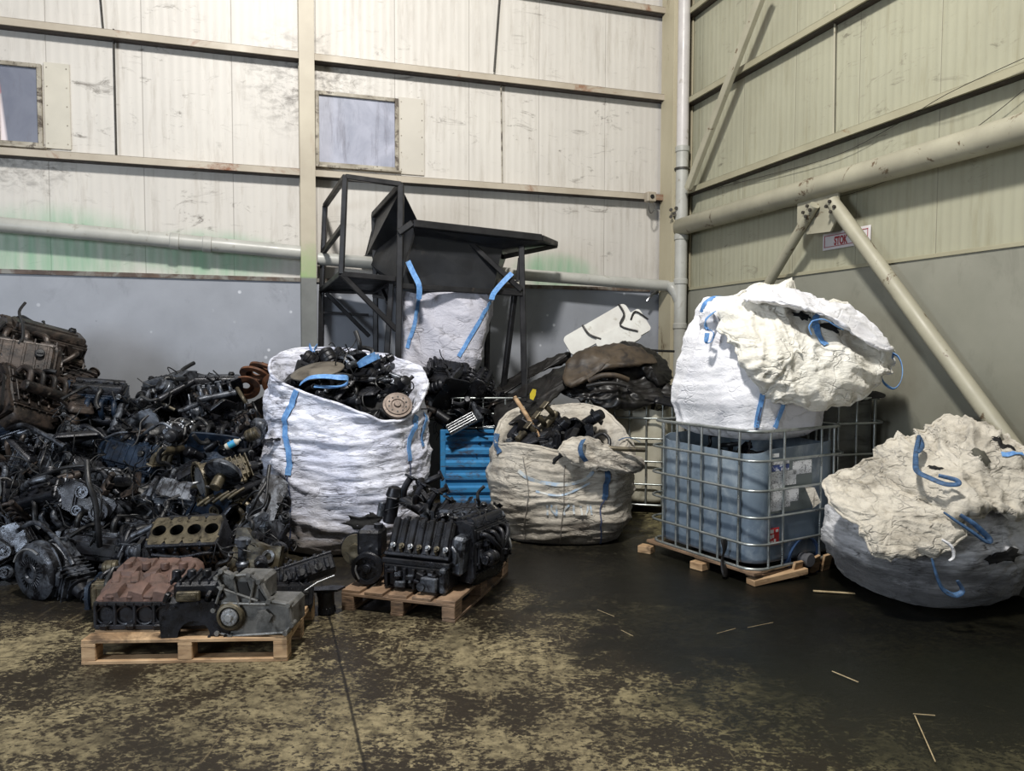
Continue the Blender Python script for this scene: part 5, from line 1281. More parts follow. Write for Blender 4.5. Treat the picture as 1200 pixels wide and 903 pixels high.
HP=[ # px,py,Y,proto,rot,scale,swap,name words
 (14,425,7.2,3,(75,10,30),1.45,toR),(58,470,7.05,5,(20,-30,80),1.25,toR),(118,478,7.45,1,(25,5,15),1.05,toB),(165,500,7.55,4,(60,0,100),1.0,toK2),
 (205,470,7.75,0,(-15,10,160),1.05,None),(250,472,7.85,2,(10,0,20),1.1,toK2),(298,470,8.0,5,(30,60,10),1.1,toR),
 (15,520,6.95,2,(40,-20,10),1.1,None),(62,548,6.85,0,(65,0,-30),1.05,toK2),(112,535,7.0,4,(-50,20,45),1.1,None),(168,538,7.0,3,(70,10,-15),1.05,toB),(222,528,7.1,1,(35,-10,200),1.05,None),(258,530,7.0,2,(86,0,5),1.0,toB),(300,528,7.3,0,(40,20,80),1.0,toK2),
 (18,588,6.5,4,(70,15,60),1.1,toK2),(68,592,6.45,1,(55,-15,-10),1.05,None),(118,588,6.5,3,(-60,10,95),1.05,toK2),(170,592,6.45,5,(10,-40,60),1.1,toG),(222,590,6.4,0,(50,10,0),.95,None),(268,585,6.3,1,(48,-8,70),1.0,toT),(306,600,6.45,4,(30,30,120),.95,toK2),
 (75,640,6.1,5,(0,20,35),1.05,None),(125,640,6.25,2,(80,10,10),1.05,toK2),(10,640,6.2,0,(60,10,100),1.0,None),(172,645,6.05,3,(30,0,150),1.0,toK2),(225,650,5.95,2,(0,0,5),1.0,toK),(290,650,6.05,0,(20,10,170),.95,toK2),
]
kinds={0:'ribbed-cover engine',1:'twin-cam engine',2:'plain-cover engine',3:'short ribbed-cover engine',4:'engine without pulleys',5:'ribbed gearbox',6:'gearbox'}
rows=['top row','second row','third row','bottom row']; cnt={}
bnd=[0,7,14,21,27]
ordn=['first','second','third','fourth','fifth','sixth','seventh','eighth']
for ri in range(4):
    items=sorted(range(bnd[ri],bnd[ri+1]),key=lambda i:HP[i][0])
    for oi,i in enumerate(items):
        px,py,Y,p,rot,s,sw=HP[i]
        tint={id(toR):'rusty brown',id(toB):'blue-black',id(toT):'tan and black',id(toG):'grey',id(toK):'black',id(toK2):'oily black',id(None):'oily dark grey'}[id(sw)]
        lb=f"{tint} {kinds[p]}, {ordn[oi]} from left in {rows[ri]} of the heap"
        put(PE[p],px,py,Y,rot,s,lb,'gearbox' if p>4 else 'engine','engines piled in the left heap',sw)
for (px,py,Y,p,rot,sc_,lb) in ((44,420,7.5,2,(20,15,50),1.3,'rusty plain-cover engine on the skyline at the far left of the heap'),(-20,500,7.2,0,(60,20,10),1.3,'rusty engine cut by the left edge of the frame'),(30,470,6.95,1,(-30,20,70),1.1,'brown rusty twin-cam engine below the skyline at far left')):
    put(PE[p],px,py,Y,rot,sc_,lb,'engine',None,toR)
mb=MB(); Sx=flapf([(-30,400,7.4),(10,396,7.45),(40,400,7.5),(62,418,7.5),(74,445,7.4),(70,480,7.2),(50,505,7.0),(10,510,6.95),(-30,500,6.95)],(20,450,7.2),.12,77,.09,nr=24,na=120); Sx.faces(mb); tag(mb.build('crushed_metal',E_rust,ang=180),'crumpled brown sheet metal under the rusty engines at the far left','scrap')
# name fixes for gearboxes handled by proto names
# filler heap mass below
def heapf(u,v):
    Yd=6.0+1.9*v; xr=-1.98-.36*(Yd-6.0) if Yd<7 else -2.42-.1*(Yd-7); X=-4.9+(xr+4.9)*u
    zt=.12+1.12*min(1,max(0,(Yd-6.0)/1.35))**.9
    edge=min(1,.25+(1-u)*6)
    zt*=max(.15,edge)
    return V((X,Yd,max(.02,zt-.12)))
def heapd(p,u,v):
    q=p*3.1; return .11*noise.noise(q)+.07*noise.noise(q*2.3)+.03*noise.noise(q*5)
S=Surf(heapf,70,60,False,heapd); mb=MB(); S.faces(mb); n=len(mb.v)
# skirt to the floor
ed=[(0,j) for j in range(61)]
base=[V((p.x,p.y,0)) for p in mb.v]; m=71
mb.v+=base; 
for j in range(60):
    for i in(0,70): a=j*m+i;b=(j+1)*m+i; mb.f.append((a,b,b+n,a+n))
for i in range(70):
    for j in(0,60): a=j*m+i;b=a+1; mb.f.append((a,b,b+n,a+n))
tag(mb.build('scrap_heap',E_rub,ang=60),'heap of black oily scrap metal bits filling between the piled engines','scrap',kind='stuff')
# torque converter at front left, gearbox behind
put(proto_conv,34,672,5.62,(0,0,66),1.22,'round grey torque converter lying on edge at the front left of the heap','converter',cz=0)
o=put(PE[5],66,640,5.85,(0,25,-35),1.0,'grey ribbed gearbox just behind the round torque converter','gearbox')
# blue timing cover on the heap with plastic bottle
r_=thing('timing_cover','smooth blue-black cover plate in the middle of the heap beside a pale bottle','engine cover',at(253,524,6.72),(rad(-62),rad(8),rad(8)))
mb=MB(); lo=[[(x*a,y*a,z) for x,y in [(-.22,-.10),(-.15,-.13),(.18,-.13),(.24,-.06),(.22,.06),(.12,.11),(.02,.14),(-.10,.14),(-.2,.08),(-.25,0)]] for z,a in((0,1),(.02,1),(.035,.93),(.045,.86))]; lo=[[tuple(q) for q in catmull([V(p) for p in l],4,True)] for l in lo]; loopsurf(mb,lo); mb.add(lo[-1],[tuple(range(len(lo[-1])))]); mb.build('cover_shell',E_blu,r_,ang=40)
mb=MB(); mb.tube([(-.14,-.04,.05),(-.10,.06,.05),(-.02,.08,.05),(.05,.0,.05),(.14,.02,.05)],.008,6); mb.cyl((-.1,0,.04),(-.1,0,.055),.02,n=12); mb.cyl((-.02,.03,.04),(-.02,.03,.055),.015,n=12); mb.build('raised_rim',E_blu,r_)
r_=thing('plastic_bottle','pale plastic bottle with blue label lying on the blue-black cover','bottle',at(272,520,6.62),(rad(20),rad(60),rad(30)))
mb=MB(); mb.lathe((0,0,-.06),ZAX,[(0,0),(.026,0),(.03,.008),(.03,.10),(.012,.125),(.012,.14),(0,.14)],16); mb.build('bottle_body',E_pap,r_)
mb=MB(); mb.lathe((0,0,-.03),ZAX,[(.0306,0),(.0312,0),(.0312,.06),(.0306,.06)],16); mb.build('bottle_label',simple('label_blue',(60,130,200),(50,150,160),20,bump=0),r_)
# rusty brake discs / clutch plates on the top right of the heap
for i,(px,py,Y,R,rot,lb) in enumerate(((300,437,7.75,.155,(-35,10,0),'rusty orange brake disc topmost on the right of the heap'),(312,431,7.9,.165,(-20,25,20),'rusty orange clutch disc behind the topmost brake disc'),(288,452,7.6,.14,(-55,-5,10),'brown rusted brake disc below the orange ones'),(322,450,7.7,.12,(-70,10,-10),'rusty brown hub plate beside the left big bag'))):
    r_=thing('brake_disc',lb,'brake disc',at(px,py,Y),[rad(a) for a in rot])
    mb=MB(); mb.lathe((0,0,0),ZAX,[(R*.28,0),(R*.55,.0),(R*.58,-.04),(R,-.04),(R,-.018),(R*.62,-.016),(R*.60,.012),(R*.28,.012),(R*.28,0)],36); mb.build('disc_ring',E_orust,r_)
    mb=MB(); 
    for j in range(5): a=2*PI*j/5; mb.cyl((R*.42*math.cos(a),R*.42*math.sin(a),.01),(R*.42*math.cos(a),R*.42*math.sin(a),.03),.008,n=6)
    mb.build('wheel_stud',E_rust,r_)
# ---------- small loose parts library
SP={'alternator':part_alternator(),'bracket':part_bracket(),'hose':part_hose(),'manifold':part_rail(),'pulley':part_gear(),'starter':part_starter(),'loom':part_loom(),'cover':part_cover()}
def scatter(n,fn,group,label,kinds_,smin=.8,smax=1.25,seed=1,swaps=(None,)):
    r=random.Random(seed)
    for i in range(n):
        kx=kinds_[i%len(kinds_)]; p=fn(r); 
        o=dup(SP[kx],p,(r.uniform(-PI,PI) if kx not in('cover','pulley') else r.uniform(-.7,.7),r.uniform(-.9,.9),r.uniform(-PI,PI)),r.uniform(smin,smax),label%SPN[kx],SPC[kx],group%SPN[kx],r.choice(swaps))
SPN={'alternator':'alternator','bracket':'metal bracket','hose':'rubber hose','manifold':'intake manifold','pulley':'pulley wheel','starter':'starter motor','loom':'wiring loom','cover':'engine cover'}
SPC={'alternator':'alternator','bracket':'bracket','hose':'hose','manifold':'manifold','pulley':'pulley','starter':'starter motor','loom':'wiring','cover':'cover'}
# on the left heap surface (jittered in the world, on the slope)
def heapz(X,Y): return .42+1.08*min(1,max(0,(Y-5.95)/1.45))**.85
def fn(r):
    while 1:
        Y=r.uniform(6.0,7.5); X=r.uniform(-4.3,-1.95 if Y<6.5 else -2.15)
        px,py=proj(V((X,Y,1)))
        if -30<px<315: break
    return V((X,Y,heapz(X,Y)-.04+r.uniform(-.04,.10)))
scatter(88,fn,'loose %s parts on the left heap','oily dark %s lying loose among the engines of the left heap',['hose','bracket','alternator','loom','starter','manifold','hose','pulley','bracket','loom','cover'],seed=11,swaps=(None,toK,None,toT,None,toR))
# long hoses and cables over the heap
for i,(pts,rr_,lb) in enumerate((
 ([(8,502,6.7),(28,498,6.6),(50,508,6.55),(76,523,6.5)],.022,'long curved grey pipe across the left end of the heap'),
 ([(28,572,6.1),(34,566,6.0),(56,560,6.0)],.03,'short bent grey hose at the left of the heap'),
 ([(40,560,6.1),(75,548,6.0),(102,545,6.0)],.015,'straight dark cable left of the hanging loom'),
 ([(102,540,6.0),(104,565,5.9),(112,590,5.9),(115,620,5.9),(117,640,5.95)],.022,'thick dark blue cable hanging down the middle of the heap'),
 ([(110,570,6.0),(118,580,5.9),(118,600,5.9),(112,618,5.9)],.008,'thin wire loop beside the thick hanging cable'),
 ([(115,518,6.6),(135,508,6.5),(150,506,6.5)],.010,'thin pale rod near the top left of the heap'),
 ([(164,512,6.7),(180,500,6.6),(192,496,6.6),(205,505,6.6)],.014,'bent pale wire on top of the heap'),
 ([(178,470,7.4),(176,458,7.4),(180,455,7.4)],.006,'short upright wire hook on the skyline of the heap'),
 ([(184,472,7.4),(192,474,7.3),(205,480,7.3)],.016,'short brown pipe on the skyline of the heap'),
 ([(221,462,7.3),(223,475,7.25),(223,487,7.2)],.007,'pale vertical wire below the dark engine on the skyline'),
 ([(250,434,7.6),(258,442,7.5),(268,455,7.5)],.007,'thin black rod crossing the top engine'),
 ([(278,455,7.3),(284,465,7.2),(288,472,7.2)],.020,'short tan pipe stub below the brake discs'),
 ([(285,590,5.9),(300,575,5.85),(316,580,5.85),(310,600,5.85)],.010,'black cable loop beside the left big bag'),
 ([(290,610,5.85),(300,585,5.8),(312,565,5.9),(316,545,6.0)],.016,'black hose rising beside the left big bag'),
 ([(282,620,5.8),(296,600,5.8),(310,590,5.8),(314,560,5.9)],.012,'second black hose beside the left big bag'),
 ([(320,590,6.3),(332,590,6.25),(340,596,6.25),(330,602,6.25),(318,601,6.25)],.006,'thin black wire loop lying against the left big bag'),
 ([(142,637,5.6),(158,640,5.5),(172,650,5.5),(178,662,5.45)],.007,'thin pale wire curving above the rusty cylinder head'),
 ([(155,628,5.6),(168,622,5.6),(180,616,5.6)],.022,'short grey hose left of the open cylinder block'),
 ([(20,622,5.9),(40,612,5.8),(60,625,5.7),(80,650,5.55),(86,662,5.5)],.018,'bent pale metal bar arching over the torque converter'),
 )):
    hose(['hose','cable','rod'][0] if rr_>.012 else 'cable',pts,rr_,E_gry if rr_>.012 and 'grey' in lb or 'pale' in lb else (E_tan if 'tan' in lb or 'brown' in lb else E_rub),lb,'hose' if rr_>.012 else 'cable')
# ---------- pallets with engines
c=atz(216,778,0); P1Y=4.62
fl=atz(95,779,0); fr_=atz(337,775,0); d=(fr_-fl); L1=d.length; ya=math.atan2(d.y,d.x); bk=V((-d.y,d.x,0)).normalized()
pc=(fl+fr_)/2+bk*.40
pal1=pallet('pallet','light wooden pallet at the front left carrying a rusty cylinder head',(pc.x,pc.y,0),ya,L1,.8,M_wood,.15,seed=3,bkw=.085)
fl2=atz(400,714,0); c2=atz(533,730,0); bk2=atz(598,662,0)
d2=(c2-fl2); ya2=math.atan2(d2.y,d2.x); n2=V((-d2.y,d2.x,0)).normalized()
pc2=(fl2+c2)/2+n2*.6
# boards run across: front edge shows three block ends
pal2=pallet('pallet','brown wooden pallet in the centre loaded with black engines',(pc2.x,pc2.y,0),ya2+PI/2,1.2,d2.length,M_woodd,.15,seed=5)
# --- pallet one load
PT=.15
# A: rusty brown cylinder head on a black ported casting
A_=atz(176,742,PT); A_.y=5.02; A_.x=(156-600)/F*4.70
rA=thing('cylinder_head','rusty red-brown engine casting with four dark round ports on the front left pallet','engine part',(A_.x,4.85,PT),(0,0,ya+rad(-2)))
LA,WA=.50,.38
mb=MB(); mb.box((0,0,.09),(LA,WA,.15),ch=.012); 
for i in range(5): mb.box((-LA*.48+i*LA*.24,-WA/2-.01,.09),(.022,.03,.15),ch=.005)
mb.box((0,-WA/2-.008,.165),(LA,.03,.025),ch=.005); mb.box((0,-WA/2-.008,.02),(LA*.96,.04,.03),ch=.005)
for i in range(9): mb.bolt((-LA*.45+i*LA*.11,-WA/2-.02,.165),(0,-1,0),.008,.012)
for i in range(3): mb.box((-LA*.36+i*.16,-WA/2-.02,-.0+.03),(.05,.06,.04),rotm(10,5,12*i),ch=.008)
mb.build('lower_casting',E_blk,rA)
mb=MB()
for i in range(4):
    x=-LA*.36+i*LA*.24; mb.lathe((x,-WA/2-.012,.092),V((0,1,0)),[(.050,0),(.058,-.004),(.058,.014),(.05,.014),(.046,.05),(0,.05)],22)
mb.build('port_ring',E_blk,rA)
def topA(u,v):
    x=-LA/2*1.02+LA*1.04*u; y=-WA/2*1.05+WA*1.1*v
    st=(int(u*7)%2)*.025*(1-v)+(.02 if (int(u*7)+int(v*4))%2 else 0)
    z=.185+.13*v**.8+st+.02*noise.noise(V((x*9,y*9,0)))-.05*max(0,abs(u-.5)-.42)*8
    return V((x,y,z))
Stp=Surf(topA,60,40,False,lambda p,u,v:.012*ridge(p*6,1)); mb=MB(); Stp.faces(mb); 
n=len(mb.v); m=61; mb.v+=[V((p.x,p.y,.15)) for p in mb.v]
for j in range(40):
    for i in(0,60): a=j*m+i;b=(j+1)*m+i; mb.f.append((a,b,b+n,a+n))
for i in range(60):
    for j in(0,40): a=j*m+i;b=a+1; mb.f.append((a,b,b+n,a+n))
for i in range(4):
    x=-LA*.36+i*LA*.24; mb.box((x+.03,-WA*.33,.22),(.075,.16,.035),rotm(18,0,-14),ch=.008); mb.box((x-.02,-WA*.05,.27),(.05,.12,.03),rotm(18,0,20),ch=.008); mb.cyl((x,WA*.25,.29),(x,WA*.25,.34),.028,n=14,ch=.005)
mb.box((LA*.46,-.02,.25),(.03,WA*.9,.06),rotm(18,0,0),ch=.006)
mb.build('rusty_top',E_red,rA,ang=30)
# lumps behind A
put(PE[3],150,690,5.35,(90,0,10),.8,'grey-brown casting right behind the rusty cylinder head','engine',None,toT)
# B : gearbox case with arch in the middle front
rB=thing('gear_housing','dark housing with a half-round mouth facing forward, middle of front left pallet','engine part',(at(226,735,4.56).x,4.68,PT-.0),(0,0,ya+rad(4)))
mb=MB(); arch=[(-.19,0),(-.10,0)]+[(.095*math.cos(PI-PI*i/10),.0+.10*math.sin(PI*i/10)) for i in range(11)]+[(.10,0),(.20,0),(.21,.08),(.19,.15),(.13,.20),(.03,.22),(-.12,.20),(-.20,.13)]
mb.prism(arch,.05,(0,-.15,0),Matrix(((1,0,0),(0,0,1),(0,1,0))))
for p in arch[13:]: mb.bolt((p[0]*.92,-.155,p[1]*.92+.006),(0,-1,0),.009,.014)
mb.box((0,.05,.13),(.36,.34,.20),ch=.03); mb.box((.02,.02,.27),(.30,.26,.10),ch=.02)
for i in range(6): mb.box((-.14+.055*i,.02,.325),(.014,.25,.03),ch=.003)
for i in range(5): mb.box((-.16+.08*i,-.12,.24),(.03,.05,.06),rotm(10*i,20,0),ch=.008)
mb.build('housing_casting',E_blk,rB)
mb=MB(); mb.box((-.03,-.145,.25),(.14,.03,.06),ch=.008); mb.box((-.03,-.162,.25),(.10,.008,.03),ch=.002); mb.build('data_plate',E_tan,rB)
mb=MB()
for i in range(4): mb.cyl((-.14+.09*i,.0,.30),(-.14+.09*i,.0,.37),.03,.026,n=14,ch=.004)
mb.build('valve_stack',E_blk,rB)
# C : alloy timing case with round pump
rC=thing('timing_case','grey alloy timing case with round pump gear, front right of the left pallet','engine part',(at(298,745,4.60).x,4.66,PT),(0,0,ya+rad(-6)))
mb=MB(); pc_=[(-.20,.02),(-.12,0),(.22,.03),(.26,.08),(.24,.20),(.12,.22),(.06,.34),(.0,.38),(-.10,.37),(-.17,.40),(-.20,.36),(-.17,.30),(-.22,.16)]
Rf2=Matrix(((1,0,0),(0,0,1),(0,1,0)))
mb.prism(pc_,.03,(0,-.10,0),Rf2)
for i in range(len(pc_)):
    a=V((pc_[i][0],-.115,pc_[i][1]));b=V((pc_[(i+1)%len(pc_)][0],-.115,pc_[(i+1)%len(pc_)][1])); mb.tube([a,b],.009,6,smooth=0); mb.cyl(a+V((0,-.02,0)),a+V((0,.05,0)),.015,n=10)
for a,b in(((-.16,.2),(.1,.2)),((-.05,.1),(-.1,.36)),((.0,.2),(.03,.34)),((-.2,.3),(.05,.22))): mb.tube([(a[0],-.115,a[1]),(b[0],-.115,b[1])],.008,6,smooth=0)
mb.box((.04,.06,.10),(.40,.28,.17),ch=.02); mb.box((-.04,.06,.26),(.22,.22,.16),ch=.02)
mb.build('case_casting',E_alu,rC)
mb=MB(); 
poly=[(-.06,.23),(.01,.24),(-.02,.33),(-.08,.33)]; mb.prism(poly,.006,(0,-.107,0),Rf2); mb.prism([(.05,.22),(.10,.215),(.05,.29)],.006,(0,-.107,0),Rf2); mb.build('window_recess',M_totec,rC)
mb=MB(); mb.lathe((-.12,-.10,.12),V((0,-1,0)),[(.085,0),(.09,.012),(.08,.03),(.065,.035),(.06,.02),(.0,.02)],28); mb.build('pump_ring',E_tan,rC)
mb=MB(); mb.lathe((-.12,-.125,.12),V((0,-1,0)),[(.055,0),(.05,.012),(.022,.014),(.02,.03),(.0,.03)],20)
for i in range(9): a=2*PI*i/9; mb.cyl((-.12+.037*math.cos(a),-.13,.12+.037*math.sin(a)),(-.12+.037*math.cos(a),-.142,.12+.037*math.sin(a)),.008,n=8)
mb.build('pump_gear',E_brt,rC)
mb=MB(); mb.prism([(.04,.10),(.12,.09),(.14,.13),(.10,.17),(.05,.16)],.02,(0,-.125,0),Rf2); mb.build('oval_boss',E_alu,rC)
# D : block with four open bores
c=at(218,622,5.30); eD=Euler((rad(38),rad(-2),rad(3)))
oD=dup(proto_bore,c-eD.to_matrix()@V((0,0,.24)),eD,.98,'black engine block with four open round bores facing up, behind the rusty head','engine block')
put(PE[2],215,668,5.45,(0,0,4),.95,'black engine carrying the block with open bores','engine',None,toK)
o=put(PE[5],235,560,6.0,(60,-10,40),.95,'tan gearbox behind the block with open bores','gearbox',None,toT)
# G : round grey disc and golden arms above
r_=thing('fan_clutch','round grey fan clutch disc on the tan engine beside the left big bag','fan clutch',at(262,553,5.95),(rad(-48),rad(14),0))
mb=MB(); mb.lathe((0,0,0),ZAX,[(0,.0),(.05,0),(.055,.014),(.085,.012),(.09,.026),(.14,.02),(.148,.0),(.148,-.022),(.12,-.04),(0,-.045)],36); mb.build('clutch_disc',E_gry,r_)
mb=MB(); mb.cyl((0,0,-.04),(0,0,-.16),.045,n=18,ch=.006); mb.build('hub',E_tan,r_)
for i in range(5):
    a=[-.5,-.28,-.06,.16,.38][i]; 
    hose('rocker_arm',[(232+i*9,592-i*2,5.85),(240+i*9,586-i*2,5.85),(250+i*9,580-i*2,5.9)],.014,E_tan,'tan rocker arm in the row above the open block, %s from the left'%ordn[i],'rocker arm',sm=3)
# E: tan plate with two rings
r_=thing('pump_plate','tan alloy plate with two round seal rings, right of the open block','engine part',at(298,655,5.35),(rad(80),rad(0),rad(-8)))
mb=MB(); mb.prism([(-.18,-.05),(-.14,-.14),(.02,-.13),(.10,-.05),(.20,-.06),(.22,.10),(.12,.10),(.02,.13),(-.05,.22),(-.12,.22),(-.13,.10)],.05,(0,0,0)); mb.box((.03,.0,-.06),(.34,.16,.14),ch=.02); mb.build('plate_casting',E_tan,r_)
for (x,y,R) in((-.07,-.04,.062),(.13,.03,.046)):
    mb=MB(); mb.lathe((x,y,.05),ZAX,[(R*.55,0),(R*.58,.012),(R,.014),(R,-.01),(R*.55,-.02)],26); mb.build('seal_ring',E_brt if R<.05 else E_tan,r_)
    mb=MB(); mb.lathe((x,y,.048),ZAX,[(R*.56,.0),(0,.0)],20); mb.build('dark_hole',M_totec,r_)
# shock absorber like part left of E
r_=thing('strut_tube','dark upright tube standing between the open block and the tan plate','engine part',at(284,655,5.15),(rad(6),rad(4),0))
mb=MB(); mb.lathe((0,0,-.17),ZAX,[(0,0),(.03,0),(.035,.02),(.035,.12),(.045,.13),(.045,.15),(.03,.16),(.03,.26),(.04,.27),(.04,.32),(0,.33)],16); mb.box((0,0,.13),(.10,.05,.04),ch=.006); mb.build('tube_body',E_gry,r_)
# F : long black cylinder head leaning out to the right
r_=thing('cylinder_head','long black cylinder head leaning diagonally off the right of the left pallet','engine part',at(345,675,5.25),(rad(-30),rad(-14),rad(20)))
mb=MB(); mb.box((0,0,0),(.56,.17,.11),ch=.01)
for i in range(8):
    mb.cyl((-.24+.068*i,-.02,.05),(-.24+.068*i,-.02,.10),.014,n=10); mb.cyl((-.24+.068*i,.05,.05),(-.24+.068*i,.05,.085),.018,n=10)
    mb.box((-.23+.066*i,-.09,.0),(.03,.03,.08),ch=.006)
mb.tube([(-.28,-.05,.07),(.28,-.05,.07)],.012,8,smooth=0); mb.build('head_casting',E_blk,r_)
mb=MB(); 
for i in range(4): mb.cyl((-.19+.12*i,-.085,-.01),(-.19+.12*i,-.105,-.01),.026,n=14)
mb.build('exhaust_port',E_rub,r_)
put(PE[0],330,700,5.2,(70,10,30),.72,'small black engine tangled in studs beside the timing case','engine',None,toK)
put(PE[1],318,672,5.5,(30,20,-40),.7,'small black engine behind the timing case, wires on top','engine',None,toK)
# rod and oil filter on the floor
hose('steel_rod',[(357,692,4.95),(372,682,5.0),(392,674,5.05)],.006,E_brt,'thin bright steel rod pointing at the oil filter','rod',sm=0)
of=atz(381,722,0)
r_=thing('oil_filter','dark cylindrical oil filter standing between the two loaded pallets','filter',(of.x,of.y+.06,0.0),(0,rad(-4),0))
mb=MB(); mb.lathe((0,0,.0),ZAX,[(0,0),(.05,0),(.058,.01),(.058,.13),(.062,.14),(.062,.165),(.05,.17),(0,.17)],22)
for i in range(14): a=2*PI*i/14; mb.box((.059*math.cos(a),.059*math.sin(a),.03),(.008,.008,.045),Matrix.Rotation(a,3,'Z'),ch=.001)
mb.build('filter_can',E_blk,r_)
mb=MB(); mb.prism([(-.12,-.04),(.10,-.06),(.14,.02),(.05,.06),(-.10,.05)],.015,(0,0,.17)); mb.build('filter_bracket',E_blk,r_)
# --- pallet two load
def P2(u,v,z=PT): # u across front 0..1, v depth metres from the front edge
    return fl2+d2*u+n2*v+V((0,0,z))
def setp(proto,p,rot,s,label,cat,swap=None,group=None): 
    return dup(proto,p,[rad(a) for a in rot],s,label,cat,group,swap)
aw=math.degrees(ya2)
# V engine with ribbed intake box
q=P2(.60,.32)
r_=thing('car_engine','black engine with a row of ribbed intake runners, front of the centre pallet','engine',q,(0,0,ya2+rad(-2)))
mb=MB(); mb.box((0,.0,.10),(.52,.38,.17),ch=.015); mb.box((0,-.02,.20),(.54,.34,.04),ch=.006)
for i in range(7): mb.box((-.22+.073*i,-.20,.09),(.024,.04,.15),ch=.005)
for i in range(14):
    rr=random.Random(i); mb.box((rr.uniform(-.24,.24),-.215,rr.uniform(.03,.16)),(rr.uniform(.02,.07),.05,rr.uniform(.02,.05)),rotm(rr.uniform(-20,20),rr.uniform(-20,20),0),ch=.006)
mb.build('engine_block',E_blk,r_)
mb=MB(); mb.box((.13,-.225,.07),(.13,.05,.11),ch=.012); mb.cyl((.08,-.25,.06),(.08,-.27,.06),.03,n=14); mb.build('side_pump',E_gry,r_)
mb=MB(); mb.box((-.1,-.225,.05),(.08,.04,.05),ch=.01); mb.build('side_bracket',E_gry,r_)
mb=MB(); mb.box((.23,-.20,.10),(.05,.06,.18),ch=.01); mb.build('side_bracket',E_gry,r_)
Rm=rotm(62,0,0)
mb=MB(); cM=V((.0,-.06,.34)); mb.box(cM,(.50,.27,.08),Rm,ch=.012)
for i in range(7):
    x=-.21+.07*i; mb.box(cM+Rm@V((x,.01,.045)),(.045,.26,.03),Rm,ch=.008)
mb.box(cM+Rm@V((0,-.13,.03)),(.52,.03,.06),Rm,ch=.006); mb.build('intake_cover',E_blk,r_)
for i in range(7):
    x=-.215+.07*i; mb=MB(); c_=cM+Rm@V((x+.02,-.07,.055)); mb.lathe(c_,Rm@ZAX,[(0,0),(.02,0),(.02,.018),(.013,.02),(.013,.035),(0,.035)],12); mb.cyl(c_+Rm@V((0,-.045,-.01)),c_+Rm@V((0,-.02,.03)),.010,n=8); mb.build('injector',E_brt if i%2==0 else E_tan,r_)
mb=MB()
for i in range(6): mb.cyl((-.18+.07*i,.05,.42),(-.18+.07*i,.08,.47),.017,n=10); 
mb.box((0,.10,.33),(.5,.14,.16),ch=.015); mb.build('cam_housing',E_blk,r_)
mb=MB(); mb.box((.30,-.02,.26),(.10,.22,.28),rotm(0,6,0),ch=.02); mb.tube([(.27,-.14,.33),(.31,-.16,.28),(.30,-.15,.22)],.014,8); mb.build('end_cover',E_gry,r_)
# alternator / pump with disc, left
q=P2(.12,.20)
r_=thing('compressor_pump','black pump with a large pulley, on the left corner of the centre pallet','pump',q,(0,0,ya2+rad(12)))
mb=MB(); mb.box((.02,.06,.30),(.18,.20,.20),ch=.02); mb.box((.02,.08,.12),(.16,.18,.2),ch=.02); mb.cyl((.08,.02,.41),(.08,.02,.44),.035,n=16); mb.build('pump_body',E_blk,r_)
mb=MB(); pulley(mb,(.02,-.10,.13),(0,1,0),.115,.06,32,5); mb.build('pump_pulley',E_blk,r_)
mb=MB(); mb.tube([(-.05,-.115,.16),(-.055,-.12,.12),(-.03,-.115,.06)],.007,6); mb.build('bright_edge',E_brt,r_)
q=at(417,645,5.72)
r_=thing('clutch_disc','tan round clutch disc standing behind the black pump of the centre pallet','clutch disc',q,(rad(90),0,rad(-15)))
mb=MB(); mb.lathe((0,0,0),ZAX,[(0,.01),(.03,.02),(.05,.02),(.055,0),(.12,.0),(.125,-.01),(.125,-.022),(0,-.022)],34); mb.build('disc_face',E_tan,r_); mb=MB(); mb.lathe((0,0,-.024),ZAX,[(.09,0),(.135,0),(.135,-.03),(.09,-.03)],34); mb.build('outer_ring',E_blk,r_)
# right side engines
setp(PE[4],P2(.98,.55,PT-.0)-n2*.0,(90-90,0,aw+78),.92,'black engine on the right half of the centre pallet, bolts along the top','engine',toK)
setp(PE[3],P2(.70,.95,PT),(8,0,aw+5),.95,'black engine at the back of the centre pallet','engine',toK)
# camshaft with lobes on top
a=at(512,607,5.95); b=at(592,604,6.15); r_=thing('camshaft','camshaft with bright round lobes lying on the back of the centre pallet','camshaft',a)
mb=MB(); mb.tube([a,b],.014,10,smooth=0); dd=(b-a)
for i in range(10):
    p=a+dd*(.05+.1*i); mb.cyl(p-dd.normalized()*.01,p+dd.normalized()*.01,.03+.012*(i%2),n=14,ch=.003)
mb.build('shaft',E_gry,r_,world=True)
a=at(545,618,5.8); b=at(596,616,5.95); r_=thing('crankshaft','short crankshaft with large webs on the right of the centre pallet','crankshaft',a)
mb=MB(); mb.tube([a,b],.02,10,smooth=0); dd=(b-a)
for i in range(6):
    p=a+dd*(.08+.17*i)+V((0,0,.02*(-1)**i)); mb.cyl(p-dd.normalized()*.012,p+dd.normalized()*.012,.055,n=18,ch=.004)
mb.build('shaft',E_gry,r_,world=True)
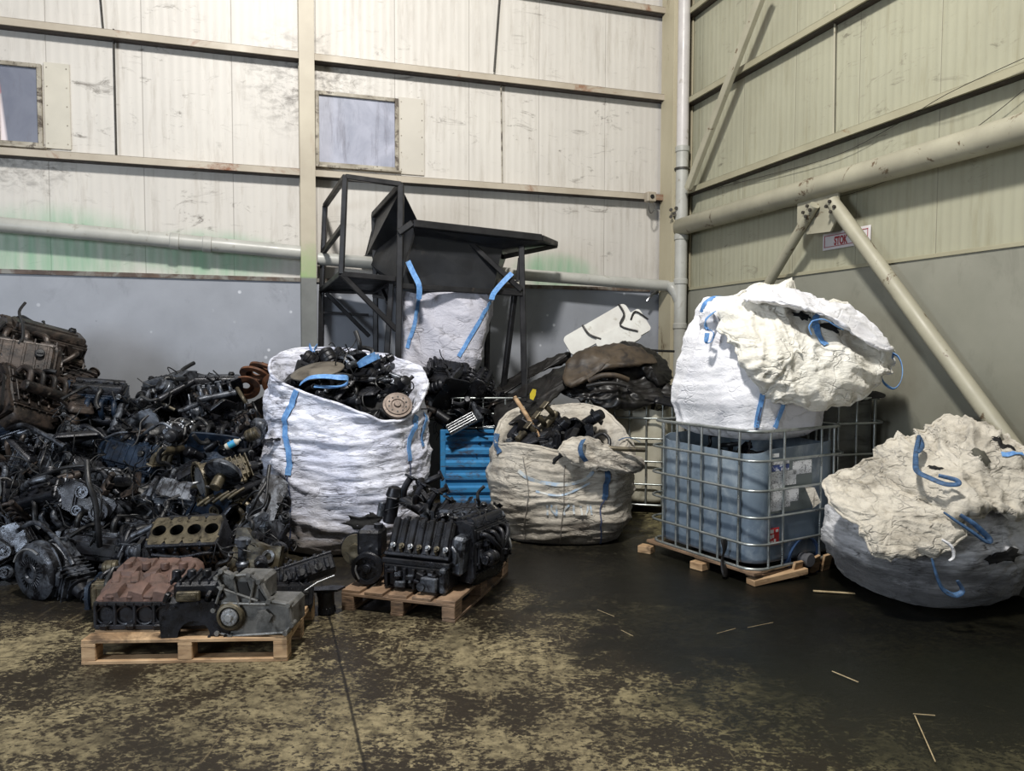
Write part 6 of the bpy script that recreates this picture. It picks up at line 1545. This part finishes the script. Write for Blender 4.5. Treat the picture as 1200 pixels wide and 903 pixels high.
# manifold standing behind
put(SP['manifold'],492,597,6.3,(70,20,-30),1.6,'dark ribbed manifold leaning on the left big bag behind the centre pallet','manifold',cz=.05,swap=toK)
put(SP['manifold'],505,590,6.35,(40,60,-30),1.4,'second dark manifold behind the centre pallet, touching the blue crate','manifold',cz=.05,swap=toK)
put(SP['starter'],455,612,6.05,(0,-80,0),1.3,'small starter motor upright between the bag and the ribbed engine','starter motor',cz=.05)
def fn(r): return P2(r.uniform(.2,1.0),r.uniform(.5,1.1),PT+.46+r.uniform(-.03,.04))
scatter(12,fn,'loose %s parts on the centre pallet','small oily %s lying on top of the engines of the centre pallet',['bracket','hose','pulley','alternator','loom'],.6,.9,5,(None,toK))
def fn(r): return V(((at(r.uniform(250,330),0,5.4).x),r.uniform(5.2,5.6),.46+r.uniform(-.05,.12)))
scatter(14,fn,'loose %s parts on the left pallet','small oily %s lying among the castings of the left pallet',['bracket','hose','loom','alternator','loom'],.6,.95,6,(None,toK))
# ---------- contents of bag A
def inA(X,Y): return 1.47+.36*(Y-ACY)-.20*(X-ACX)-.10*max(0,math.cos(math.atan2(Y-ACY,X-ACX)+.8))**3
def fn(r):
    a=r.uniform(0,2*PI); q=math.sqrt(r.random())*.86; X=ACX+.58*q*math.cos(a); Y=ACY+.54*q*math.sin(a); return V((X,Y,inA(X,Y)+r.uniform(0,.14)+.12*(1-q)))
mb=MB(); Sx=Surf(lambda u,v:V((ACX+.60*v*math.cos(2*PI*u),ACY+.57*v*math.sin(2*PI*u),inA(ACX+.60*v*math.cos(2*PI*u),ACY+.57*v*math.sin(2*PI*u))+.10*(1-v)+.03*noise.noise(V((8*v*math.cos(6.28*u),8*v*math.sin(6.28*u),1))))),40,14,True); Sx.faces(mb); tag(mb.build('scrap_fill',E_rub,ang=60),'black oily metal scrap filling the tall blue-white bag','scrap',kind='stuff')
scatter(78,fn,'loose %s parts in the tall bag','oily black %s heaped in the mouth of the tall blue-white bag',['hose','bracket','starter','cover','alternator','loom','manifold','hose','pulley'],.85,1.35,21,(None,toK,toK,None))
def disc(name,lb,px,py,Y,R,rot,mat,prof=None):
    r_=thing(name,lb,'disc',at(px,py,Y),[rad(a) for a in rot]); mb=MB(); mb.lathe((0,0,0),ZAX,prof(R),36); mb.build('disc_body',mat,r_)
    for j in range(10):
        a=2*PI*j/10; mb=MB(); mb.cyl((R*.6*math.cos(a),R*.6*math.sin(a),.0),(R*.6*math.cos(a),R*.6*math.sin(a),.016),R*.06,n=8); mb.build('rim_stud',M_totec,r_)
    return r_
disc('pulley_wheel','round rusty-grey pulley at the front lip of the tall blue-white bag',466,474,7.02,.135,(50,18,0),E_disc,lambda R:[(0,.02),(R*.2,.02),(R*.25,.0),(R*.4,.0),(R*.45,.01),(R*.8,.012),(R*.84,0),(R,0),(R,-.04),(R*.6,-.06),(0,-.06)])
M_dish=simple('dusty_dish',(104,98,88),(80,74,66),5,bump=.3,grime=(54,48,42),gthr=(.5,.66))
disc('shallow_dish','dusty brown shallow metal dish at the left of the tall bag mouth',372,434,7.15,.25,(16,-8,0),M_dish,lambda R:[(0,.05),(R*.5,.045),(R*.85,.02),(R,.0),(R*1.0,-.01),(R*.7,-.03),(0,-.03)])
# ---------- contents of bag B
def fn(r):
    a=r.uniform(0,2*PI); q=math.sqrt(r.random())*.78; X=BCX+.56*q*math.cos(a)-.06; Y=BCY+.54*q*math.sin(a); return V((X,Y,.80+.16*(Y-BCY)/.5+r.uniform(0,.12)+.14*(1-q)))
mb=MB(); Sx=Surf(lambda u,v:V((BCX+.62*v*math.cos(2*PI*u),BCY+.58*v*math.sin(2*PI*u),.80+.12*v*math.sin(2*PI*u)+.06*(1-v)+.03*noise.noise(V((8*v*math.cos(6.28*u),8*v*math.sin(6.28*u),4))))),40,14,True); Sx.faces(mb); tag(mb.build('scrap_fill',E_rub,ang=60),'dark metal scrap filling the squat beige bag','scrap',kind='stuff')
scatter(60,fn,'loose %s parts in the beige bag','oily %s heaped in the mouth of the squat beige bag',['bracket','manifold','starter','bracket','cover','starter','cover','hose'],1.0,1.6,31,(None,toT,None,toG))
hose('wooden_stick',[(603,465,8.0),(618,488,7.9),(632,512,7.8)],.024,M_wood,'tan wooden stick leaning in the left of the beige bag','stick',sm=0)
hose('steel_tube',[(706,524,7.25),(730,526,7.2),(756,527,7.2)],.022,E_tan,'short tan tube poking right out of the beige bag','tube',sm=0)
hose('rubber_hose',[(694,520,7.25),(697,512,7.3),(707,508,7.35),(714,515,7.3),(712,525,7.25),(700,527,7.2)],.018,E_rub,'black rubber hose loop on the beige bag rim','hose')
# ---------- scrap above the crate
def crz(X,Y): return 0
c0=at(530,455,8.75)
def fn(r):
    t=r.uniform(-1,1); X=c0.x+.45*t; Y=8.82+r.uniform(-.32,.22); h=1.12+.62*(1-min(1,abs(t+.1)))**.8*r.random()**.5; return V((X,Y,h))
scatter(54,fn,'loose %s parts over the wire cage','black oily %s in the scrap mound above the wire cage',['bracket','hose','starter','loom','cover','manifold','alternator','pulley'],1.0,1.6,41,(toK,toK,None,toR))
put(PE[0],522,444,8.72,(40,10,20),.85,'black engine crowning the scrap mound in front of the hanging bag','engine',None,toK)
put(PE[4],560,455,8.75,(30,-20,80),.75,'black engine at the right of the scrap mound above the wire cage','engine',None,toK)
cx_=cr.location
mb=MB(); Sx=Surf(lambda u,v:V((cx_.x-.48+.96*u,cx_.y-.36+.72*v,.96+.10*math.sin(PI*u)+.05*noise.noise(V((9*u,7*v,2))))),36,26,False); Sx.faces(mb); tag(mb.build('scrap_fill',E_rub,ang=60),'black metal scrap filling the blue crate','scrap',kind='stuff')
def fn(r): return V((cx_.x+r.uniform(-.56,.52),cx_.y+r.uniform(-.46,.3),1.02+r.random()*.26))
scatter(56,fn,'loose %s parts on the blue crate','oily %s heaped on top of the blue steel crate',['bracket','hose','manifold','starter','pulley','loom'],.9,1.4,51,(toK,toK,None,toT))
r_=thing('valve_cover','silver finned alloy cover tilted on the front edge of the blue crate','engine cover',at(541,496,8.42),(rad(58),rad(-28),rad(10)))
mb=MB(); mb.box((0,0,0),(.34,.13,.04),ch=.01)
for i in range(4): mb.box((0,-.045+.03*i,.03),(.32,.010,.03),ch=.002)
mb.build('finned_cover',E_brt,r_)
hose('steel_rod',[(566,500,8.4),(585,498.5,8.4),(600,497,8.4)],.008,E_brt,'thin bright rod on the right edge of the blue crate','rod',sm=0)
hose('steel_rod',[(616,470,8.5),(617.5,445,8.55),(618,428,8.6)],.008,M_black,'thin black upright rod beside the hopper leg','rod',sm=2)
r_=thing('yellow_tag','small yellow plastic tag hanging beside the hopper leg','tag',at(624,462,8.35),(0,rad(10),0)); 
mb=MB(); mb.prism([tuple(q) for q in ((-.02,-.05),(.02,-.06),(.035,0),(.03,.06),(-.01,.06),(-.03,.0))],.01,(0,0,0),Matrix(((1,0,0),(0,0,-1),(0,1,0)))); mb.build('tag_plate',simple('yellow_plastic',(196,176,40),(170,150,36),6,bump=0),r_)
# crankcase under the mound hidden cores
# scrap inside the cut tote
def fn(r): 
    u=r.uniform(-.8,.8); v=r.uniform(-.8,.8); p=cen+V((math.cos(yaw)*u*TA-math.sin(yaw)*v*TB,math.sin(yaw)*u*TA+math.cos(yaw)*v*TB,.86+r.random()*.08)); return p
scatter(14,fn,'loose %s parts in the tote','dark %s lying inside the cut-open blue-grey tote',['bracket','hose','cover'],.8,1.1,61,(toK,toR))
# scrap in the milky tote
def fn(r): 
    p=t2.location; return V((p.x+r.uniform(-.45,.45),p.y+r.uniform(-.42,.3),zt2-.03+r.random()*.12))
scatter(26,fn,'loose %s parts in the milky tote','dark %s in the mouth of the milky caged tote',['hose','bracket','cover','loom'],1.0,1.6,71,(toK,toT,toK))
# ---------- splinters and litter on the floor
M_straw=simple('pale_splinter',(190,172,136),(150,132,100),20,bump=.2)
def splint(px0,py0,px1,py1,w,lb,mat=None):
    a=atz(px0,py0,.012);b=atz(px1,py1,.012); mb=MB(); mb.bar(a,b,w*.6,min(.008,w*.6)); tag(mb.build('wood_splinter',mat or M_straw),lb,'splinter')
splint(953,692,1002,695,.035,'longest pale wood splinter on the floor below the tote')
splint(1040,694,1082,706,.02,'thin wood splinter beside the collapsed dirty bag')
splint(975,786,1006,799,.008,'thin pale straw on the black floor right of centre')
splint(1072,838,1096,892,.008,'long pale straw at the lower right of the floor')
splint(1070,836,1096,838,.007,'short pale straw touching the long one at lower right')
splint(840,742,862,736,.004,'thin pale straw on the wet floor in the middle')
splint(876,735,906,729,.004,'second thin pale straw on the wet floor, nearer the tote')
splint(728,738,742,745,.004,'short straw on the floor in front of the beige bag')
splint(700,714,720,722,.004,'tiny straw on the floor near the beige bag')
r_=wire('cord',[atz(1046,662,.01),atz(1030,680,.008),atz(1052,690,.008)],.004,M_black,'short black cord on the floor by the dirty bag','cord')
for p in PE+[proto_conv,proto_bore]+list(SP.values()): drop(p)
# ============================================================ LIGHT
w=bpy.data.worlds.new('world'); sc.world=w; w.use_nodes=True; bg=w.node_tree.nodes['Background']; bg.inputs[0].default_value=(.80,.84,.92,1); bg.inputs[1].default_value=.20
def area(name,loc,target,size,energy,col,spread=PI):
    l=bpy.data.lights.new(name,'AREA'); l.size=size; l.energy=energy; l.color=col; l.spread=spread
    o=bpy.data.objects.new(name,l); C.objects.link(o); o.location=loc; o.rotation_euler=(V(target)-V(loc)).to_track_quat('-Z','Y').to_euler(); return o
area('high_bay_lamp',(-.6,2.6,8.6),(0,8.5,1.5),.7,1010,(1,.965,.91))
area('door_light',(-6.5,-1.5,3.0),(-1.8,7.5,1.2),2.2,400,(.80,.89,1))
sc.view_settings.view_transform='Standard'; sc.view_settings.look='None'; sc.view_settings.exposure=0
